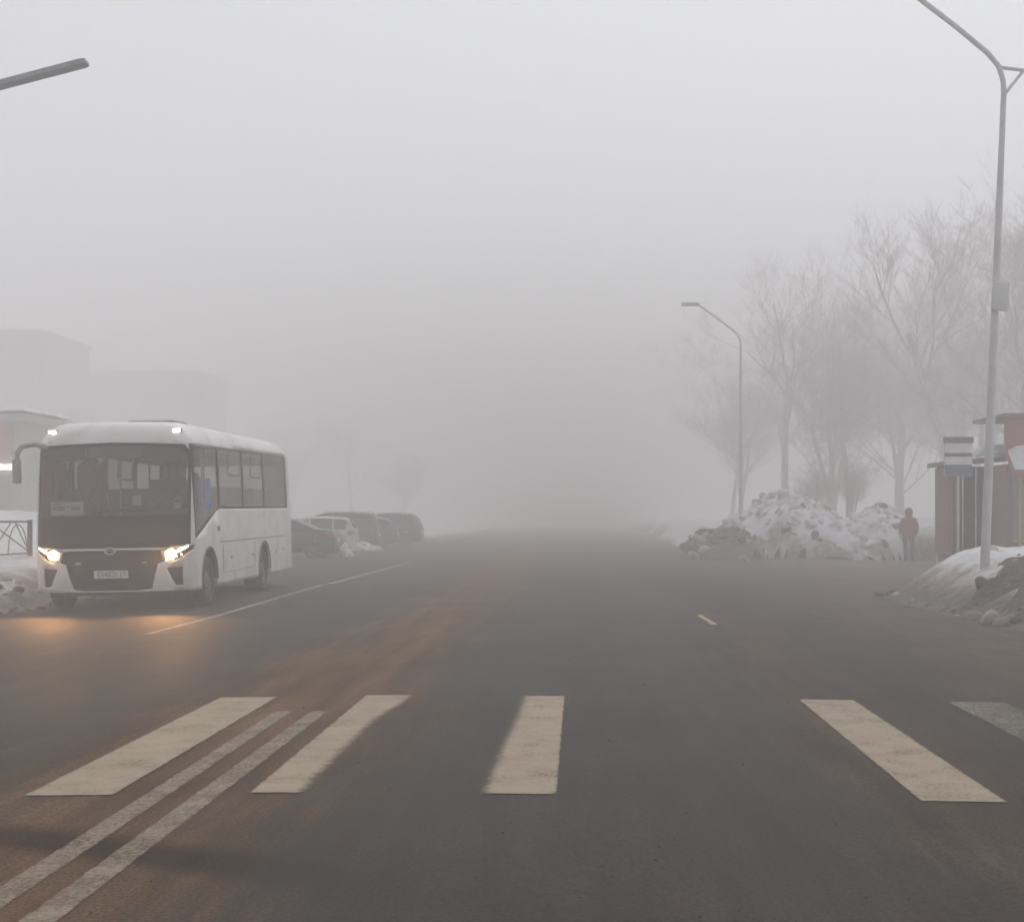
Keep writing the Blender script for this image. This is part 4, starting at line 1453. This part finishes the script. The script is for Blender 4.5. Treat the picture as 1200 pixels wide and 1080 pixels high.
def shelter():
    y = 35.5
    s = thing('bus_shelter', 'brown red bus shelter with thick snow on its roof', 'bus shelter', (9.8, y, .05))
    x0, x1, d_ = -1.0, .6, 1.5
    for x in (x0 + .05, -.1, x1 - .05):
        MB().box(x - .05, x + .05, .02, .12, -.1, 2.66).build('post', M['brownred'], s)
    n = 5
    for k in range(n):
        a = x0 + (x1 - x0) * k / n; b = x0 + (x1 - x0) * (k + 1) / n
        MB().box(a + .015, b - .015, d_ - .05, d_, .42, 2.55).build('back_panel', M['brownred'], s)
        MB().box(a + .01, b - .01, d_ - .08, d_ + .02, -.1, .40).build('plinth_panel', M['whitepanel'], s)
    for x in (x0, x1):
        for k in range(3):
            MB().box(x - .025, x + .025, .14 + .48 * k, .14 + .48 * k + .46, .42, 2.5).build('side_panel', M['brownred'], s)
    MB().box(x0 + .15, x1 - .15, d_ - .55, d_ - .12, .44, .50).build('bench', M['yellow'], s)
    MB().prism([(x0 - .2, 2.52), (x1 + .2, 2.68), (x1 + .2, 2.80), (x0 - .2, 2.62)], 'y', -.25, d_ + .15).build('roof', M['brownred'], s)
    o = grid_obj('roof_snow', frange((x0 - .15, x1 + .18, .08)), frange((-.22, d_ + .12, .08)), lambda x, yy: 2.62 + (x - x0 + .2) * .077 + .30 * (min(1, min(x - (x0 - .16), x1 + .19 - x, yy + .23, d_ + .13 - yy) / .18)) ** .5 * sstep(x0 - .1, x0 + .9, x) + .03 * fbm(x * 2, yy * 2, 4), M['snow'], parent=s)
shelter()

def kiosk():
    y = 33.6
    k = thing('kiosk', 'red and yellow trade kiosk with a snow covered awning behind the snow bank', 'kiosk', (11.35, y, .1))
    x0, x1 = -1.75, 1.6
    MB().box(x0, x1, .1, 2.6, -.2, 2.45).build('wall', M['brownred'], k)
    MB().box(x0 - .02, x1 + .02, .06, .099, -.2, .55).build('plinth', M['whitepanel'], k)
    for i in range(4):
        a = x0 + .12 + .82 * i
        w_ = MB().box(a, a + .74, .05, .098, .75, 2.2).build('window', M['winpane'], k)
        MB().box(a - .03, a + .77, .03, .049, .70, .75).build('sill', M['yellow'], w_)
        MB().box(a + .35, a + .39, .03, .049, .75, 2.2).build('mullion', M['brownred'], w_)
    for x in (x0 + .26, x1 - .03):
        MB().box(x - .035, x + .035, .0, .048, .0, 2.42).build('corner_trim', M['yellow'], k)
    MB().prism([(-.55, 2.15), (.099, 2.65), (.099, 2.75), (-.55, 2.25)], 'x', x0 - .05, x1 + .05).build('awning', M['red'], k)
    grid_obj('awning_snow', frange((x0, x1, .1)), frange((-.5, .09, .06)), lambda x, yy: 2.25 + (yy + .55) * .77 + .14 * sstep(0, .25, min(x - x0, x1 - x)) * sstep(0, .12, yy + .5) + .03 * fbm(x * 2, yy * 3, 8), M['snow'], parent=k)
    MB().box(x0, x1, .1, .35, 2.78, 3.5).build('fascia', M['red'], k)
    MB().box(x0 - .1, x1 + .1, .0, 2.7, 3.502, 3.58).build('roof', M['brownred'], k)
kiosk()

# ---------------------------------------------------------------- buildings lost in the fog
def block(name, label, x0, x1, y0, y1, hgt, floors, mat_, nx, ny, z0=.6):
    b = thing(name, label, 'building', ((x0 + x1) / 2, y0, z0))
    hx, dp = (x1 - x0) / 2, y1 - y0
    MB().box(-hx, hx, 0, dp, -.8, hgt).build('wall', mat_, b)
    MB().box(-hx - .25, hx + .25, -.25, dp + .25, hgt + .002, hgt + .4).build('parapet', M['concrete'], b)
    MB().box(-hx + .3, hx - .3, .3, dp - .3, hgt + .401, hgt + .6).build('roof_snow', M['snow'], b)
    fh = hgt / floors
    me_f = me_r = None
    def win(loc, rz):
        nonlocal me_f, me_r
        if me_f is None:
            f_ = MB().box(-.75, .75, -.05, .03, 0, 1.5).build('window', M['winframe'], b)
            p_ = MB().box(-.67, -.03, -.062, -.051, .08, 1.42).box(.03, .67, -.062, -.051, .08, 1.42).build('pane', M['winpane'], f_)
            me_f, me_r = f_.data, p_.data
        else:
            f_ = bpy.data.objects.new('window', me_f); C.objects.link(f_); f_.parent = b
            p_ = bpy.data.objects.new('pane', me_r); C.objects.link(p_); p_.parent = f_
        f_.location = loc; f_.rotation_euler = (0, 0, rz)
    for fl in range(floors):
        z = fl * fh + fh * .32
        for k in range(nx): win((-hx + (k + .5) * 2 * hx / nx, 0, z), 0)
        for k in range(ny): win((hx, (k + .5) * dp / ny, z), R(90))
    for fl in range(1, floors):
        MB().box(-hx - .02, hx + .02, -.02, dp + .02, fl * fh - .04, fl * fh + .04).build('panel_joint', M['concrete'], b)
    return b
block('apartment_block', 'tall grey panel apartment block fading into the fog', -72, -53.5, 150, 164, 19.0, 6, M['concrete'], 6, 4)
block('apartment_block', 'lower beige apartment block fading into the fog behind the bus', -66, -47, 186, 200, 18.4, 6, M['concrete2'], 5, 12)

def shop():
    b = thing('shop_building', 'low shop with snowy roof and red front behind the fence', 'building', (-28.4, 62, 1.0))
    MB().box(-6, 5.4, 0, 6, -1, 4.3).build('wall', M['concrete2'], b)
    MB().box(-6.2, 5.6, -.3, 6.2, 4.302, 4.6).build('parapet', M['concrete'], b)
    grid_obj('roof_snow', frange((-6.1, 5.5, .3)), frange((-.25, 6.1, .5)), lambda x, y: 4.6 + .35 * min(1, min(x + 6.15, 5.55 - x, y + .3, 6.15 - y) / .3) ** .5 + .05 * fbm(x, y, 3), M['snow'], parent=b)
    MB().box(-5.5, 5.0, -.12, -.001, 2.9, 4.1).build('sign_band', M['faded_red'], b)
    for k in range(6):
        w_ = MB().box(-5.3 + 1.75 * k, -3.8 + 1.75 * k, -.06, -.001, .3, 2.1).build('window', M['winpane'], b)
        MB().box(-5.36 + 1.75 * k, -3.74 + 1.75 * k, -.10, -.061, .2, .29).build('sill', M['winframe'], w_)
    for x in (4.3, 5.1):
        MB().box(x - .42, x + .32, -.2, -.121, 2.30, 2.55).build('wall_light', M['shoplight'], b)
shop()

# ---------------------------------------------------------------- bare trees
def tree_mesh(seed, hgt, spread, levels=5, multi=1):
    rng = random.Random(seed)
    tr, cr = MB(), MB()
    def grow(p, d_, ln, r, lev, mb):
        n = 5 if lev == 0 else (4 if lev < 3 else 3)
        pts, rr = [p], [r]
        q = p.copy(); dd = d_.copy()
        for k in range(n):
            dd = (dd + Vector((rng.gauss(0, .10), rng.gauss(0, .10), rng.gauss(.05, .06))) * (1 if lev else .5)).normalized()
            q = q + dd * (ln / n)
            pts.append(q.copy()); rr.append(max(.004, r * (1 - (k + 1) / n * (.45 if lev == 0 else .65))))
        mb.tube(pts, rr, 7 if lev == 0 else (5 if lev < 2 else 3), False)
        if lev >= levels: return
        cnt = (7 if lev == 0 else 5 if lev < 3 else 4)
        for i in range(cnt):
            t_ = rng.uniform(.35, 1) if lev == 0 else rng.uniform(.2, 1)
            k = min(n - 1, int(t_ * n))
            bp = pts[k].lerp(pts[k + 1], t_ * n - k)
            ax = Vector((rng.gauss(0, 1), rng.gauss(0, 1), rng.gauss(.1, .5))).normalized()
            nd = (dd * .75 + ax * spread).normalized()
            nd.z = nd.z * .8 + .25
            grow(bp, nd.normalized(), ln * rng.uniform(.45, .68), max(.005, rr[k] * rng.uniform(.45, .62)), lev + 1, cr)
    for m in range(multi):
        off = Vector((rng.gauss(0, .3), rng.gauss(0, .3), 0)) if multi > 1 else Vector((0, 0, 0))
        dirn = Vector((rng.gauss(0, .18 if multi > 1 else .05), rng.gauss(0, .1), 1)).normalized()
        grow(off + Vector((0, 0, -.3)), dirn, hgt * .55 * (rng.uniform(.75, 1) if multi > 1 else 1), hgt * (.015 if multi == 1 else .010), 0, tr)
    return tr, cr
protos, TREE_TOP = [], []
for s_, hh_, sp, mu in ((1, 15, .75, 1), (2, 13, .85, 2), (3, 16, .6, 1), (4, 11, .9, 3)):
    tr, cr = tree_mesh(s_, hh_, sp, 5, mu)
    a = tr.build('trunk', M['bark'], None, 60, False).data
    b = cr.build('crown', M['bark2'], None, None, False).data
    for o in [o for o in bpy.data.objects if o.data in (a, b)]: bpy.data.objects.remove(o)
    protos.append((a, b))
    TREE_TOP.append(max(v.co.z for v in b.vertices))
def tree(x, y, k, sc_, rz, label, group=None, z=.7):
    t = thing('bare_tree', label, 'tree', (x, y, z), rz, group)
    sc_ = min(sc_, (20.3 - z) / TREE_TOP[k])
    t.scale = (sc_, sc_, sc_)
    for nm, me in zip(('trunk', 'crown'), protos[k]):
        o = bpy.data.objects.new(nm, me)
        C.objects.link(o); o.parent = t
    return t
g = 'leafless trees in the fog behind the snow heap'
lab = 'leafless grey tree fading into the fog behind the snow heap'
tree(16.2, 56, 1, 1.0, 0.4, 'large forked bare tree behind the kiosk and shelter')
tree(21.0, 60, 0, .95, 2.0, 'tall single trunk bare tree behind the red kiosk')
for (x, y, k, s_, r_) in ((19, 74, 2, 1.0, 1.1), (14.2, 82, 3, 1.15, .2), (25, 80, 1, 1.1, 3.0), (12.2, 90, 0, .95, 4.0), (20, 94, 3, 1.3, 5.0), (30, 88, 2, 1.0, 2.2), (16.5, 102, 1, 1.1, .9), (35, 80, 0, 1.05, 5.5), (26, 104, 2, 1.0, .3), (11.4, 108, 3, 1.2, 2.7), (38, 98, 1, 1.15, 1.9), (22, 84, 3, 1.2, 4.2), (30, 72, 3, 1.2, .7), (24, 66, 3, 1.3, 2.9), (27, 60, 1, 1.2, 5.1)):
    tree(x, y, k, s_ * 1.2, r_, lab, g)
for (x, y, s_, r_) in ((9.8, 63, .36, 1), (11.6, 64.5, .42, 3)):
    tree(x, y, 3, s_, r_, 'tangled bare shrub poking up behind the tall snow heap', 'shrubs behind the snow heap')
tree(-20.4, 58, 3, .45, 1.7, 'small bare tree beside the snowy shop roof', None, 1.2)
for (x, y, k, s_, r_) in ((-31, 158, 1, .9, 0), (-25, 166, 0, .85, 2), (-19, 162, 3, .9, 3)):
    tree(x, y, k, s_, r_, 'faint bare tree in the fog beyond the parked cars', 'trees beyond the parked cars')

# ---------------------------------------------------------------- the fog
hz = MB().box(-440, 440, -80, 480, -1.8, 21.5).build('haze', None)
hz['kind'] = 'stuff'
hz['label'] = 'pale grey winter fog filling the street'
hz['category'] = 'fog'
m = bpy.data.materials.new('fog_air')
m.use_nodes = True
t = m.node_tree
t.nodes.clear()
o = N(t, 'ShaderNodeOutputMaterial')
v = N(t, 'ShaderNodeVolumePrincipled')
v.inputs['Color'].default_value = (.965, .945, .935, 1)
v.inputs['Density'].default_value = HAZE
v.inputs['Anisotropy'].default_value = .0
t.links.new(v.outputs[0], o.inputs['Volume'])
hz.data.materials.append(m)
